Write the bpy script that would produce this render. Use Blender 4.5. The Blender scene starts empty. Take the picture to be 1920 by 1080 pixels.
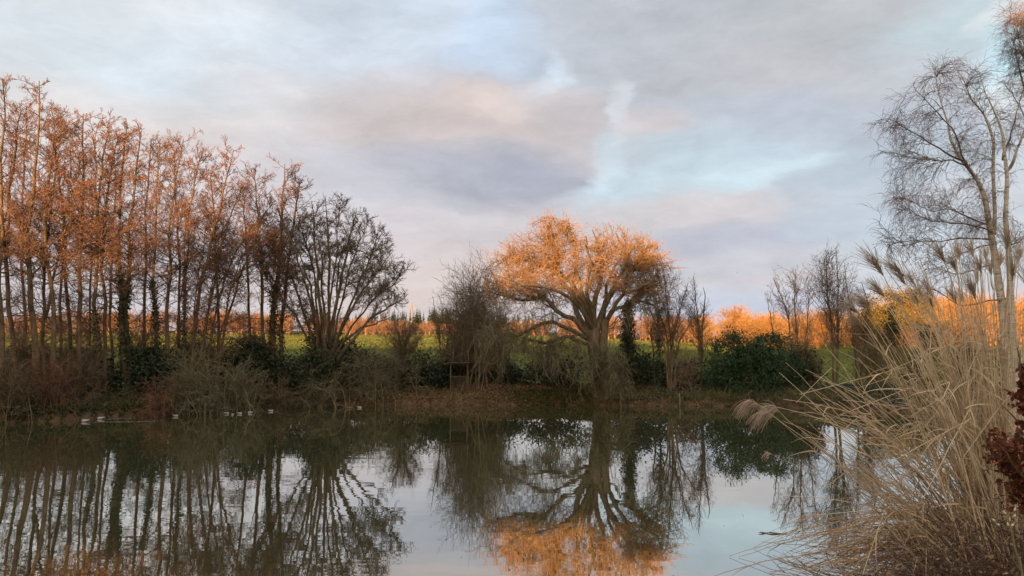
import bpy, math, random
import numpy as np
from mathutils import Vector

sc = bpy.context.scene
COL = sc.collection
rng = np.random.default_rng(11)
EV = 1.3                                   # exposure of the picture
# ------------------------------------------------------------------ camera
F = 1387.0                                 # focal length in px of the 1920 px wide photograph
HZ = 650.0                                 # row of the horizon
PITCH = math.atan((HZ - 540.0) / F)
CAMZ = 3.8
CP, SP = math.cos(PITCH), math.sin(PITCH)
CAM = np.array([0.0, 0.0, CAMZ])
cam_d = bpy.data.cameras.new('camera')
cam_d.sensor_width = 36.0
cam_d.lens = F / 1920.0 * 36.0
cam_d.clip_start = 0.1
cam_d.clip_end = 6000.0
cam = bpy.data.objects.new('camera', cam_d)
cam.location = (0, 0, CAMZ)
cam.rotation_euler = (math.pi / 2 + PITCH, 0, 0)
COL.objects.link(cam)
sc.camera = cam


def ray(px, py):
    xc = (px - 960.0) / F
    yc = (540.0 - py) / F
    return np.array([xc, CP - yc * SP, SP + yc * CP])


def P(px, py, D):
    d = ray(px, py)
    return CAM + d * (D / d[1])


def W(px, py, z=0.0):
    d = ray(px, py)
    return CAM + d * ((z - CAMZ) / d[2])


def sr(v):
    v = v / 255.0
    return v / 12.92 if v <= 0.04045 else ((v + 0.055) / 1.055) ** 2.4


def srgb(r, g, b):
    return (sr(r), sr(g), sr(b))


# ------------------------------------------------------------------ terrain
_far = [(-420, 803), (-200, 799), (0, 795), (110, 790), (200, 783), (330, 777), (430, 771), (520, 766), (600, 763), (700, 761),
        (820, 759.5), (940, 760.5), (1040, 759.5), (1140, 761), (1250, 762), (1330, 761.5), (1450, 764), (1560, 767), (1700, 773), (1800, 781)]
POND = [W(a, b)[:2] for a, b in _far]
POND += [np.array(p) for p in [(20.0, 28.0), (13.8, 22.0), (10.6, 18.0), (8.9, 15.0), (7.9, 13.0), (6.6, 11.0), (3.0, 9.4),
                               (-6.0, 9.0), (-20.0, 9.6), (-34.0, 14.0), (-42.0, 24.0)]]
POND = np.array(POND)


def pond_sd(x, y):
    """distance to the pond's edge, negative on the water"""
    x = np.asarray(x, float); y = np.asarray(y, float)
    best = np.full(x.shape, 1e9)
    inside = np.zeros(x.shape, bool)
    n = len(POND)
    for i in range(n):
        a = POND[i]; b = POND[(i + 1) % n]
        e = b - a
        t = np.clip(((x - a[0]) * e[0] + (y - a[1]) * e[1]) / (e @ e), 0, 1)
        best = np.minimum(best, (x - a[0] - t * e[0]) ** 2 + (y - a[1] - t * e[1]) ** 2)
        c = ((a[1] > y) != (b[1] > y)) & (x < (b[0] - a[0]) * (y - a[1]) / (b[1] - a[1] + 1e-12) + a[0])
        inside ^= c
    d = np.sqrt(best)
    return np.where(inside, -d, d)


def sstep(a, b, x):
    t = np.clip((x - a) / (b - a), 0, 1)
    return t * t * (3 - 2 * t)


def gz(x, y):
    x = np.asarray(x, float); y = np.asarray(y, float)
    s = pond_sd(x, y)
    wob = 0.06 * np.sin(x * 1.7 + y * 0.6) + 0.05 * np.sin(x * 0.6 - y * 1.3 + 1.0) + 0.03 * np.sin(x * 4.1 + 2) * np.sin(y * 3.3)
    bank = 0.42 * sstep(0, 0.3, s) + 0.65 * sstep(0.2, 2.8, s)
    near = sstep(34, 12, y)
    bank = bank + near * 0.75 * sstep(0.8, 7.0, s) + 0.5 * sstep(9, -4, y) * sstep(0.5, 6, s)
    u = np.clip(x / np.maximum(y, 20), -1.2, 1.2)
    slope = 0.034 - 0.017 * sstep(-0.1, 0.36, u)
    far = slope * np.clip(y - 56, 0, 215) + 0.03 * np.clip(y - 271, 0, 160)
    z = bank + far + wob * sstep(0.1, 1.5, s) + 0.25 * sstep(90, 160, y) * np.sin(x * 0.045 + 0.7) * np.sin(y * 0.03)
    return np.where(s < 0, -np.minimum(1.4, -s * 0.55) - 0.02, z)


def gp(px, D):
    """world x, y, ground height for picture column px at depth D"""
    p = P(px, HZ, D)
    return np.array([p[0], p[1], float(gz(p[0], p[1]))])


def bank_D(px):
    """depth at which the far waterline stands in picture column px"""
    xs = [a for a, b in _far]
    ys = [W(a, b)[1] for a, b in _far]
    return float(np.interp(px, xs, ys))


# ------------------------------------------------------------------ materials
def newmat(name):
    m = bpy.data.materials.new(name)
    m.use_nodes = True
    nt = m.node_tree
    nt.nodes.clear()
    out = nt.nodes.new('ShaderNodeOutputMaterial')
    return m, nt, out


def ramp(nt, cols, pos=None):
    r = nt.nodes.new('ShaderNodeValToRGB')
    cr = r.color_ramp
    n = len(cols)
    pos = pos or [i / (n - 1) for i in range(n)]
    while len(cr.elements) < n:
        cr.elements.new(0.5)
    for e, c, p in zip(cr.elements, cols, pos):
        e.position = p
        e.color = (*c, 1)
    return r


def mat_noise(name, cols, scale=3.0, detail=6, rough=0.85, spec=0.25, stretch=(1, 1, 1), bump=0.0, island=0.0, pos=None, transl=0.0, world=False):
    """colours picked by noise in object space, plus a share picked per loose piece (leaf, twig)"""
    m, nt, out = newmat(name)
    N = nt.nodes; L = nt.links
    tc = N.new('ShaderNodeTexCoord')
    mp = N.new('ShaderNodeMapping'); mp.inputs['Scale'].default_value = stretch
    ge0 = N.new('ShaderNodeNewGeometry')
    L.new(ge0.outputs['Position'] if world else tc.outputs['Object'], mp.inputs['Vector'])
    nz = N.new('ShaderNodeTexNoise'); nz.inputs['Scale'].default_value = scale; nz.inputs['Detail'].default_value = detail
    nz.inputs['Roughness'].default_value = 0.65
    L.new(mp.outputs[0], nz.inputs['Vector'])
    st = N.new('ShaderNodeMapRange')
    st.inputs['From Min'].default_value = 0.28; st.inputs['From Max'].default_value = 0.72
    L.new(nz.outputs['Fac'], st.inputs['Value'])
    fac = st.outputs[0]
    if island > 0:
        ge = N.new('ShaderNodeNewGeometry')
        mx = N.new('ShaderNodeMix'); mx.inputs[0].default_value = island
        L.new(fac, mx.inputs[2]); L.new(ge.outputs['Random Per Island'], mx.inputs[3])
        fac = mx.outputs[0]
    r = ramp(nt, cols, pos)
    L.new(fac, r.inputs[0])
    b = N.new('ShaderNodeBsdfPrincipled')
    b.inputs['Roughness'].default_value = rough
    b.inputs['Specular IOR Level'].default_value = spec
    L.new(r.outputs[0], b.inputs['Base Color'])
    if bump > 0:
        bp = N.new('ShaderNodeBump'); bp.inputs['Strength'].default_value = 0.8; bp.inputs['Distance'].default_value = bump
        L.new(nz.outputs['Fac'], bp.inputs['Height'])
        L.new(bp.outputs[0], b.inputs['Normal'])
    if transl > 0:
        t = N.new('ShaderNodeBsdfTranslucent'); L.new(r.outputs[0], t.inputs['Color'])
        ms = N.new('ShaderNodeMixShader'); ms.inputs[0].default_value = transl
        L.new(b.outputs[0], ms.inputs[1]); L.new(t.outputs[0], ms.inputs[2])
        L.new(ms.outputs[0], out.inputs[0])
    else:
        L.new(b.outputs[0], out.inputs[0])
    return m


M = {}
M['alder_bark'] = mat_noise('alder_bark', [(.045, .033, .021), (.14, .098, .057), (.26, .185, .105)], 5, stretch=(1, 1, .3), bump=.02)
M['alder_twig'] = mat_noise('alder_twig', [(.09, .05, .033), (.2, .108, .066), (.3, .18, .115)], .35, island=.45, world=True)
M['alder_catkin'] = mat_noise('alder_catkin', [(.12, .052, .035), (.3, .14, .09), (.46, .25, .18)], .33, island=.45, world=True)
M['dark_bark'] = mat_noise('dark_bark', [(.06, .045, .03), (.15, .11, .07), (.24, .18, .115)], 5, stretch=(1, 1, .3), bump=.02)
M['dark_twig'] = mat_noise('dark_twig', [(.1, .07, .046), (.21, .15, .098)], 1.0, island=.5)
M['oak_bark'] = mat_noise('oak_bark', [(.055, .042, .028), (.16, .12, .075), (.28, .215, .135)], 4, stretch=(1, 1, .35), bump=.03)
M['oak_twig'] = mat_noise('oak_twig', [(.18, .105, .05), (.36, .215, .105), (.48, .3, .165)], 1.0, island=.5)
M['lichen_twig'] = mat_noise('lichen_twig', [(.08, .07, .042), (.18, .158, .094), (.3, .265, .17)], .8, island=.55)
M['shrub_twig'] = mat_noise('shrub_twig', [(.06, .043, .026), (.15, .108, .064), (.24, .18, .11)], .6, island=.6)
M['red_twig'] = mat_noise('red_twig', [(.08, .04, .024), (.17, .09, .054), (.25, .15, .09)], .6, island=.6)
M['hazel_twig'] = mat_noise('hazel_twig', [(.09, .066, .042), (.2, .15, .1), (.3, .22, .15)], 1.6, island=.6)
M['birch_bark'] = mat_noise('birch_bark', [(.06, .052, .045), (.42, .38, .31), (.66, .61, .52)], 6, stretch=(.7, .7, 3.0), pos=[.12, .4, .8], rough=.7)
M['birch_limb'] = mat_noise('birch_limb', [(.06, .047, .04), (.15, .115, .095), (.32, .27, .22)], 3, pos=[0, .6, 1])
M['birch_twig'] = mat_noise('birch_twig', [(.15, .105, .088), (.3, .21, .17)], 1.5, island=.5)
M['ivy'] = mat_noise('ivy_leaf', [(.01, .02, .009), (.03, .05, .02), (.065, .088, .04)], 2, island=.6, rough=.5, spec=.35)
M['bamboo'] = mat_noise('bamboo_leaf', [(.009, .026, .01), (.025, .058, .02), (.06, .1, .04)], 1.1, island=.55, rough=.55, spec=.3)
M['evergreen'] = mat_noise('evergreen_leaf', [(.01, .018, .009), (.027, .043, .019), (.052, .07, .032)], 1.5, island=.6, rough=.55, spec=.3)
M['litter'] = mat_noise('leaf_litter', [(.07, .044, .027), (.2, .124, .075), (.36, .235, .15)], 1.5, island=.65, spec=.1)
M['bank_blade'] = mat_noise('bank_blade', [(.06, .06, .022), (.16, .14, .058), (.29, .24, .13)], .8, island=.6, spec=.1)
M['bramble_leaf'] = mat_noise('bramble_leaf', [(.026, .034, .011), (.07, .075, .024), (.14, .115, .045)], 1.0, island=.6, spec=.15)
M['field_blade'] = mat_noise('field_blade', [(.08, .105, .024), (.145, .165, .036), (.24, .22, .07)], .05, island=.45, world=True, spec=.1, transl=.2)
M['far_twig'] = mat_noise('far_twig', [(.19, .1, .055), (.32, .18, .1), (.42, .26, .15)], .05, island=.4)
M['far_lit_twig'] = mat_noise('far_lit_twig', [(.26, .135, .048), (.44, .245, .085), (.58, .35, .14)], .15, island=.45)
M['far_conifer'] = mat_noise('far_conifer', [(.03, .05, .018), (.08, .1, .03), (.13, .14, .05)], .1, island=.5)
M['olive_leaf'] = mat_noise('olive_leaf', [(.08, .07, .012), (.17, .13, .022), (.27, .19, .035)], .5, island=.5)
M['reed'] = mat_noise('reed_stem', [(.22, .15, .09), (.52, .405, .27), (.78, .655, .49)], 1.5, island=.75, rough=.7)
M['reed_old'] = mat_noise('reed_old_stem', [(.14, .088, .05), (.4, .265, .15), (.68, .5, .31)], 1.5, island=.65, rough=.75)
M['reed_leaf'] = mat_noise('reed_leaf', [(.36, .26, .155), (.6, .47, .31), (.8, .67, .49)], 2, island=.6, transl=.25)
M['plume'] = mat_noise('reed_plume', [(.34, .25, .18), (.6, .47, .36), (.8, .68, .55)], 3, island=.6, transl=.3)
M['beech'] = mat_noise('beech_leaf', [(.055, .015, .008), (.15, .045, .022), (.26, .09, .045)], 3, island=.65, transl=.25, rough=.6)
M['bramble'] = mat_noise('bramble_stem', [(.035, .021, .015), (.1, .062, .042), (.19, .122, .084)], 3, island=.6)
M['catkin_bud'] = mat_noise('willow_bud', [(.42, .38, .28), (.62, .58, .46)], 30, rough=.9)
M['willow_stem'] = mat_noise('willow_stem', [(.14, .12, .06), (.26, .22, .12)], 8)
M['wood'] = mat_noise('weathered_wood', [(.07, .052, .034), (.15, .115, .076)], 8, stretch=(1, 1, .2))
M['pale_wood'] = mat_noise('pale_wood', [(.2, .15, .1), (.36, .28, .19)], 6, stretch=(1, 1, .2))
M['roof_felt'] = mat_noise('roof_felt', [(.05, .042, .03), (.1, .085, .06)], 5)
M['duck_body'] = mat_noise('duck_body', [(.26, .25, .23), (.4, .39, .37)], 25)
M['duck_head'] = mat_noise('duck_head', [(.006, .02, .012), (.015, .035, .02)], 25, rough=.4)
M['duck_breast'] = mat_noise('duck_breast', [(.05, .028, .018), (.08, .045, .03)], 25)
M['duck_bill'] = mat_noise('duck_bill', [(.3, .22, .04), (.4, .3, .06)], 20)
M['duck_hen'] = mat_noise('duck_hen', [(.09, .06, .04), (.2, .14, .09)], 25)
M['bird'] = mat_noise('bird_feather', [(.5, .42, .34), (.65, .58, .5)], 20)
M['driftwood'] = mat_noise('driftwood', [(.12, .1, .075), (.25, .21, .16)], 6)


# ground: litter and soil on the banks, mown grass on the field, dark mud under water
def ground_mat():
    m, nt, out = newmat('ground')
    N = nt.nodes; L = nt.links
    tc = N.new('ShaderNodeTexCoord')

    def noise(s, d=6):
        n = N.new('ShaderNodeTexNoise'); n.inputs['Scale'].default_value = s; n.inputs['Detail'].default_value = d
        n.inputs['Roughness'].default_value = .65
        L.new(tc.outputs['Object'], n.inputs['Vector'])
        return n
    n1 = noise(2.2, 8); n2 = noise(.09, 5); n3 = noise(.7, 6)
    soil = ramp(nt, [(.035, .024, .014), (.095, .064, .038), (.17, .115, .07)], [.3, .5, .72]); L.new(n1.outputs[0], soil.inputs[0])
    gr = ramp(nt, [(.05, .075, .018), (.085, .11, .026), (.14, .145, .045)], [.3, .5, .7]); L.new(n2.outputs[0], gr.inputs[0])
    at = N.new('ShaderNodeAttribute'); at.attribute_name = 'grass'
    ad = N.new('ShaderNodeMath'); ad.operation = 'ADD'
    L.new(at.outputs['Fac'], ad.inputs[0])
    mr = N.new('ShaderNodeMapRange'); mr.inputs['To Min'].default_value = -.35; mr.inputs['To Max'].default_value = .35
    L.new(n3.outputs[0], mr.inputs[0]); L.new(mr.outputs[0], ad.inputs[1])
    st = N.new('ShaderNodeMapRange'); st.inputs['From Min'].default_value = .35; st.inputs['From Max'].default_value = .65
    L.new(ad.outputs[0], st.inputs[0])
    mx = N.new('ShaderNodeMix'); mx.data_type = 'RGBA'
    L.new(st.outputs[0], mx.inputs[0]); L.new(soil.outputs[0], mx.inputs[6]); L.new(gr.outputs[0], mx.inputs[7])
    b = N.new('ShaderNodeBsdfPrincipled'); b.inputs['Roughness'].default_value = .95; b.inputs['Specular IOR Level'].default_value = .1
    bp = N.new('ShaderNodeBump'); bp.inputs['Strength'].default_value = .9; bp.inputs['Distance'].default_value = .12
    L.new(n1.outputs[0], bp.inputs['Height']); L.new(bp.outputs[0], b.inputs['Normal'])
    L.new(mx.outputs[2], b.inputs['Base Color']); L.new(b.outputs[0], out.inputs[0])
    return m


def water_mat():
    m, nt, out = newmat('pond_water')
    N = nt.nodes; L = nt.links
    tc = N.new('ShaderNodeTexCoord')

    def noise(scale, stretch, d=3, rough=.5):
        mp = N.new('ShaderNodeMapping'); mp.inputs['Scale'].default_value = stretch
        L.new(tc.outputs['Object'], mp.inputs['Vector'])
        n = N.new('ShaderNodeTexNoise'); n.inputs['Scale'].default_value = scale; n.inputs['Detail'].default_value = d
        n.inputs['Roughness'].default_value = rough
        L.new(mp.outputs[0], n.inputs['Vector'])
        return n.outputs['Fac']

    def math_(op, a, b):
        n = N.new('ShaderNodeMath'); n.operation = op
        for i, v in enumerate((a, b)):
            if isinstance(v, (int, float)): n.inputs[i].default_value = v
            else: L.new(v, n.inputs[i])
        return n.outputs[0]
    fine = noise(1.6, (.36, 1, 1), 2, .5)
    swell = noise(.55, (.45, 1, 1), 2, .5)
    patch = noise(.055, (.5, 1.3, 1), 3, .55)
    sx = N.new('ShaderNodeSeparateXYZ'); L.new(tc.outputs['Object'], sx.inputs[0])
    # breezier towards the open left side, sheltered by the reeds
    mr = N.new('ShaderNodeMapRange'); mr.inputs['From Min'].default_value = -6; mr.inputs['From Max'].default_value = 6
    mr.inputs['To Min'].default_value = .12; mr.inputs['To Max'].default_value = -.12
    L.new(sx.outputs['X'], mr.inputs[0])
    st = N.new('ShaderNodeMapRange'); st.interpolation_type = 'SMOOTHSTEP'
    st.inputs['From Min'].default_value = .38; st.inputs['From Max'].default_value = .66
    st.inputs['To Min'].default_value = .12
    L.new(math_('ADD', patch, mr.outputs[0]), st.inputs[0])
    h = math_('ADD', math_('MULTIPLY', math_('MULTIPLY', fine, st.outputs[0]), .0036), math_('MULTIPLY', swell, .0012))
    bp = N.new('ShaderNodeBump'); bp.inputs['Strength'].default_value = 1.0; bp.inputs['Distance'].default_value = 1.0
    L.new(h, bp.inputs['Height'])
    fr = N.new('ShaderNodeFresnel'); fr.inputs['IOR'].default_value = 1.33
    L.new(bp.outputs[0], fr.inputs['Normal'])
    k = N.new('ShaderNodeMapRange'); k.inputs['To Min'].default_value = .58; k.inputs['To Max'].default_value = .95
    L.new(fr.outputs[0], k.inputs[0])
    df = N.new('ShaderNodeBsdfDiffuse'); df.inputs['Color'].default_value = (.056, .058, .027, 1)
    gl = N.new('ShaderNodeBsdfGlossy'); gl.inputs['Roughness'].default_value = .012
    gl.inputs['Color'].default_value = (.95, .97, .95, 1)
    L.new(bp.outputs[0], gl.inputs['Normal'])
    ms = N.new('ShaderNodeMixShader')
    L.new(k.outputs[0], ms.inputs[0]); L.new(df.outputs[0], ms.inputs[1]); L.new(gl.outputs[0], ms.inputs[2])
    L.new(ms.outputs[0], out.inputs[0])
    return m


M['ground'] = ground_mat()
M['water'] = water_mat()


# ------------------------------------------------------------------ mesh helpers
def nrm(v):
    return v / np.maximum(np.linalg.norm(v, axis=-1, keepdims=True), 1e-9)


def tube_arrays(pts, rad, S):
    """(N,K,3) centre lines and (N,K) radii -> vertices, quads"""
    N, K, _ = pts.shape
    tan = np.gradient(pts, axis=1)
    tan = nrm(tan)
    ref = np.array([.31, .77, .55]); ref /= np.linalg.norm(ref)
    a = np.cross(tan, ref); a = nrm(a)
    b = np.cross(tan, a)
    ang = np.arange(S) * (2 * np.pi / S)
    ring = a[:, :, None, :] * np.cos(ang)[None, None, :, None] + b[:, :, None, :] * np.sin(ang)[None, None, :, None]
    v = pts[:, :, None, :] + ring * rad[:, :, None, None]
    v = v.reshape(-1, 3)
    n = np.arange(N)[:, None, None]; k = np.arange(K - 1)[None, :, None]; s = np.arange(S)[None, None, :]
    i0 = (n * K + k) * S + s
    i1 = (n * K + k) * S + (s + 1) % S
    q = np.stack([i0, i1, i1 + S, i0 + S], -1).reshape(-1, 4)
    return v, q


def ribbon_arrays(pts, wid, side):
    """(N,K,3) lines, (N,K) half widths, (N,3) side vectors -> flat ribbons"""
    N, K, _ = pts.shape
    v = np.stack([pts - side[:, None, :] * wid[:, :, None], pts + side[:, None, :] * wid[:, :, None]], 2).reshape(-1, 3)
    n = np.arange(N)[:, None]; k = np.arange(K - 1)[None, :]
    i = (n * K + k) * 2
    q = np.stack([i, i + 1, i + 3, i + 2], -1).reshape(-1, 4)
    return v, q


def leaf_arrays(c, size, R=None, up=None, aspect=.55, dirs=None):
    """(N,3) centres -> one pointed leaf (rhombus) each, random lie or lying along dirs"""
    R = R or rng
    N = len(c)
    d = dirs if dirs is not None else nrm(R.normal(0, 1, (N, 3)))
    r2 = R.normal(0, 1, (N, 3))
    if up is not None:
        r2 = np.cross(d, nrm(R.normal(0, 1, (N, 3)) * .5 + np.asarray(up)))
    s = np.cross(d, r2) if up is None else r2
    s = nrm(s)
    L = np.broadcast_to(np.asarray(size, float), (N,)) * R.uniform(.6, 1.4, N)
    L = L[:, None]
    v = np.stack([c - d * L * .5, c + s * L * aspect * .5, c + d * L * .5, c - s * L * aspect * .5], 1).reshape(-1, 3)
    q = np.arange(N * 4).reshape(-1, 4)
    return v, q


def merge(*parts):
    vs, qs, o = [], [], 0
    for v, q in parts:
        vs.append(v); qs.append(q + o); o += len(v)
    return np.concatenate(vs), np.concatenate(qs)


def make_mesh(name, v, q, mat, smooth=True, loc=(0, 0, 0)):
    me = bpy.data.meshes.new(name)
    v = np.asarray(v, np.float64) - np.asarray(loc, np.float64)
    me.vertices.add(len(v))
    me.vertices.foreach_set('co', v.astype(np.float32).ravel())
    n = q.shape[1]
    me.loops.add(q.size)
    me.loops.foreach_set('vertex_index', q.astype(np.int32).ravel())
    me.polygons.add(len(q))
    me.polygons.foreach_set('loop_start', (np.arange(len(q)) * n).astype(np.int32))
    me.polygons.foreach_set('loop_total', np.full(len(q), n, np.int32))
    me.polygons.foreach_set('use_smooth', np.full(len(q), smooth, bool))
    me.materials.append(M[mat] if isinstance(mat, str) else mat)
    me.update(calc_edges=True)
    return me


def link(name, me, parent=None, loc=None):
    o = bpy.data.objects.new(name, me)
    COL.objects.link(o)
    if parent is not None:
        o.parent = parent
    elif loc is not None:
        o.location = loc
    return o


def tag(o, label, cat, group=None):
    o['label'] = label; o['category'] = cat
    if group:
        o['group'] = group
    return o


def thing(name, label, cat, loc, group=None):
    o = bpy.data.objects.new(name, None)
    o.empty_display_size = .3
    COL.objects.link(o)
    o.location = [float(c) for c in loc]
    return tag(o, label, cat, group)


def part(name, vq, mat, parent, smooth=True):
    """mesh given in world coordinates, stored relative to its thing"""
    base = np.zeros(3)
    p = parent
    while p is not None:
        base += np.array(p.location); p = p.parent
    return link(name, make_mesh(name, vq[0], vq[1], mat, smooth, base), parent)


def setting(name, vq, mat, kind='structure', smooth=True):
    o = link(name, make_mesh(name, vq[0], vq[1], mat, smooth))
    o['kind'] = kind
    return o


def box_vq(x0, x1, y0, y1, z0, z1):
    v = np.array([[x, y, z] for x in (x0, x1) for y in (y0, y1) for z in (z0, z1)], float)
    q = np.array([[0, 1, 3, 2], [4, 6, 7, 5], [0, 4, 5, 1], [2, 3, 7, 6], [0, 2, 6, 4], [1, 5, 7, 3]])
    return v, q


def bar_vq(a, b, w, h=None, up=(0, 0, 1)):
    """a square bar from a to b"""
    a = np.asarray(a, float); b = np.asarray(b, float); h = h or w
    d = nrm(b - a); s = np.cross(d, up)
    if np.linalg.norm(s) < 1e-3: s = np.array([1., 0, 0])
    s = nrm(s); u = np.cross(s, d)
    c = [(-1, -1), (1, -1), (1, 1), (-1, 1)]
    v = np.array([p + s * i * w / 2 + u * j * h / 2 for p in (a, b) for i, j in c])
    q = np.array([[3, 2, 1, 0], [4, 5, 6, 7], [0, 1, 5, 4], [1, 2, 6, 5], [2, 3, 7, 6], [3, 0, 4, 7]])
    return v, q


# ------------------------------------------------------------------ growing wood
def resample(pts, K, R, wob=0.0):
    pts = np.asarray(pts, float)
    n = len(pts)
    # Catmull-Rom through the guide points
    ext = np.vstack([2 * pts[0] - pts[1], pts, 2 * pts[-1] - pts[-2]])
    t = np.linspace(0, n - 1 - 1e-6, K)
    i = t.astype(int); f = (t - i)[:, None]
    p0, p1, p2, p3 = ext[i], ext[i + 1], ext[i + 2], ext[i + 3]
    out = .5 * ((2 * p1) + (-p0 + p2) * f + (2 * p0 - 5 * p1 + 4 * p2 - p3) * f ** 2 + (-p0 + 3 * p1 - 3 * p2 + p3) * f ** 3)
    if wob:
        j = R.normal(0, wob, (K, 3)); j[0] = 0
        j = (j + np.roll(j, 1, 0)) * .5; j[0] = 0
        out = out + j
    return out


def taper(r0, r1, K, flare=0.0, pw=.9):
    t = np.linspace(0, 1, K)
    r = r1 + (r0 - r1) * (1 - t) ** pw
    return r * (1 + flare * np.exp(-t * 14))


def grow(base, d, length, K, wob, trop, r0, r1, R):
    N = len(base)
    pts = np.empty((N, K, 3)); pts[:, 0] = base
    seg = (length / (K - 1))[:, None]
    d = nrm(d)
    for k in range(1, K):
        d = nrm(d + R.normal(0, wob, (N, 3)) + trop)
        pts[:, k] = pts[:, k - 1] + d * seg
    t = np.linspace(0, 1, K)
    rad = r0[:, None] * (1 - t) + np.broadcast_to(r1, (N,))[:, None] * t
    return pts, rad


def branch(pts, rad, n, t0, t1, ang, length, fall, K, wob, trop, rmin, R, rk=.55, rmax=9.0, keep=None):
    """n side shoots per parent line"""
    N, Kp, _ = pts.shape
    idx = np.repeat(np.arange(N), n)
    t = (np.tile(np.arange(n), N) + R.uniform(0, 1, N * n)) / n
    t = t0 + (t1 - t0) * t
    if keep is not None:
        m = R.uniform(0, 1, len(idx)) < keep
        idx, t = idx[m], t[m]
    f = t * (Kp - 1); i = np.minimum(f.astype(int), Kp - 2); f = (f - i)[:, None]
    a, b = pts[idx, i], pts[idx, i + 1]
    base = a * (1 - f) + b * f
    tan = nrm(b - a)
    r = rad[idx, i] * (1 - f[:, 0]) + rad[idx, i + 1] * f[:, 0]
    perp = nrm(np.cross(tan, R.normal(0, 1, tan.shape)))
    an = np.radians(R.normal(ang, 10, len(idx)))[:, None]
    d = tan * np.cos(an) + perp * np.sin(an)
    plen = np.linalg.norm(np.diff(pts, axis=1), axis=2).sum(1)[idx]
    L = (length if length > 0 else -length * plen) * (1 - fall * t) * R.uniform(.55, 1.3, len(idx))
    r0 = np.clip(r * rk, rmin, rmax)
    return grow(base, d, L, K, wob, np.asarray(trop, float), r0, rmin * .6, R)


def to_targets(pp, pr, targets, K, wob, R, rmin, rk=.5, rlen=.008, lift=.35, tmin=0.0, near=1.0, fw=1.75):
    """one bough from the best placed point of the given limbs to each target, curving along the limb first"""
    Pn, Kp, _ = pp.shape
    tan = nrm(np.gradient(pp, axis=1))
    k0 = int(tmin * Kp)
    Pf = pp[:, k0:].reshape(-1, 3); Tf = tan[:, k0:].reshape(-1, 3); Rf = pr[:, k0:].reshape(-1)
    d = targets[:, None] - Pf[None]
    dist = np.linalg.norm(d, axis=2)
    cosa = (d * Tf[None]).sum(2) / np.maximum(dist, 1e-6)
    cost = dist ** near * (fw - cosa) * R.uniform(.75, 1.25, dist.shape)
    i = cost.argmin(1)
    base, T, r, di = Pf[i], Tf[i], Rf[i], dist[np.arange(len(i)), i]
    ctrl = base + T * (di * lift)[:, None] + (targets - base) * .18 + R.normal(0, .06, base.shape) * di[:, None]
    t = np.linspace(0, 1, K)[None, :, None]
    pts = base[:, None] * (1 - t) ** 2 + 2 * ctrl[:, None] * t * (1 - t) + targets[:, None] * t ** 2
    w = R.normal(0, wob, pts.shape) * np.minimum(di, 3.0)[:, None, None]
    w[:, 0] = 0
    pts = pts + w
    r0 = np.clip(np.minimum(r * rk, .006 + rlen * di), rmin, None)
    tt = np.linspace(0, 1, K)
    rad = r0[:, None] * (1 - tt) + rmin * .7 * tt
    return pts, rad


def in_ellipsoids(ells, n, D, R, depth=1.0, shell=.33):
    """ells: (px, py, rx, ry, weight) in picture pixels at depth D"""
    w = np.array([e[4] if len(e) > 4 else e[2] * e[3] for e in ells], float); w /= w.sum()
    pick = R.choice(len(ells), n, p=w)
    out = np.empty((n, 3))
    u = nrm(R.normal(0, 1, (n, 3))) * (R.uniform(0, 1, (n, 1)) ** shell)
    for j in range(n):
        e = ells[pick[j]]
        c = P(e[0], e[1], D)
        k = D / F
        out[j] = c + u[j] * np.array([e[2] * k, e[2] * k * depth, e[3] * k])
    return out


def limb(px, D, R, K=14, r0=.1, r1=.03, wob=.04, dd=0.0, flare=0.0, root=False, pw=.9):
    """guide line in picture pixels at depth D (optional third value: offset in depth); root: start on the ground"""
    pts = []
    n = len(px)
    for i, p in enumerate(px):
        off = (p[2] if len(p) > 2 else 0.0) + dd * i / max(1, n - 1)
        pts.append(P(p[0], p[1], D + off))
    if root:
        x, y = pts[0][0], pts[0][1]
        pts[0] = np.array([x, y, float(gz(x, y)) - .15])
    return resample(pts, K, R, wob)[None], taper(r0, r1, K, flare, pw)[None]


def cat(*lst):
    return np.concatenate([a[0] for a in lst]), np.concatenate([a[1] for a in lst])


def along(pts, n, R, t0=0.0, t1=1.0):
    N, K, _ = pts.shape
    i = R.integers(0, N, n); t = R.uniform(t0, t1, n) * (K - 1.001)
    k = t.astype(int); f = (t - k)[:, None]
    return pts[i, k] * (1 - f) + pts[i, k + 1] * f


def ivy_on(pts, rad, n, R, thick=.18, t0=0.0, t1=.6, size=.16):
    c = along(pts, n, R, t0, t1)
    c = c + nrm(R.normal(0, 1, c.shape)) * (np.abs(R.normal(0, thick, (n, 1))) + float(rad.max()) * .7)
    return leaf_arrays(c, size, R)

# ------------------------------------------------------------------ light and sky
SUN_EL = math.radians(4.0)
SUN_AZ = math.radians(17.0)                # the sun stands behind the camera, to the left
ldir = Vector((math.sin(SUN_AZ) * math.cos(SUN_EL), math.cos(SUN_AZ) * math.cos(SUN_EL), -math.sin(SUN_EL)))
sd_ = bpy.data.lights.new('sun', 'SUN')
sd_.energy = 5.0
sd_.angle = math.radians(0.5)
sd_.color = (1.0, .54, .23)
so = bpy.data.objects.new('sun', sd_)
so.rotation_euler = ldir.to_track_quat('-Z', 'Y').to_euler()
so.location = (-30, -60, 40)
COL.objects.link(so)

world = bpy.data.worlds.new('World')
sc.world = world
world.use_nodes = True


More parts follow.
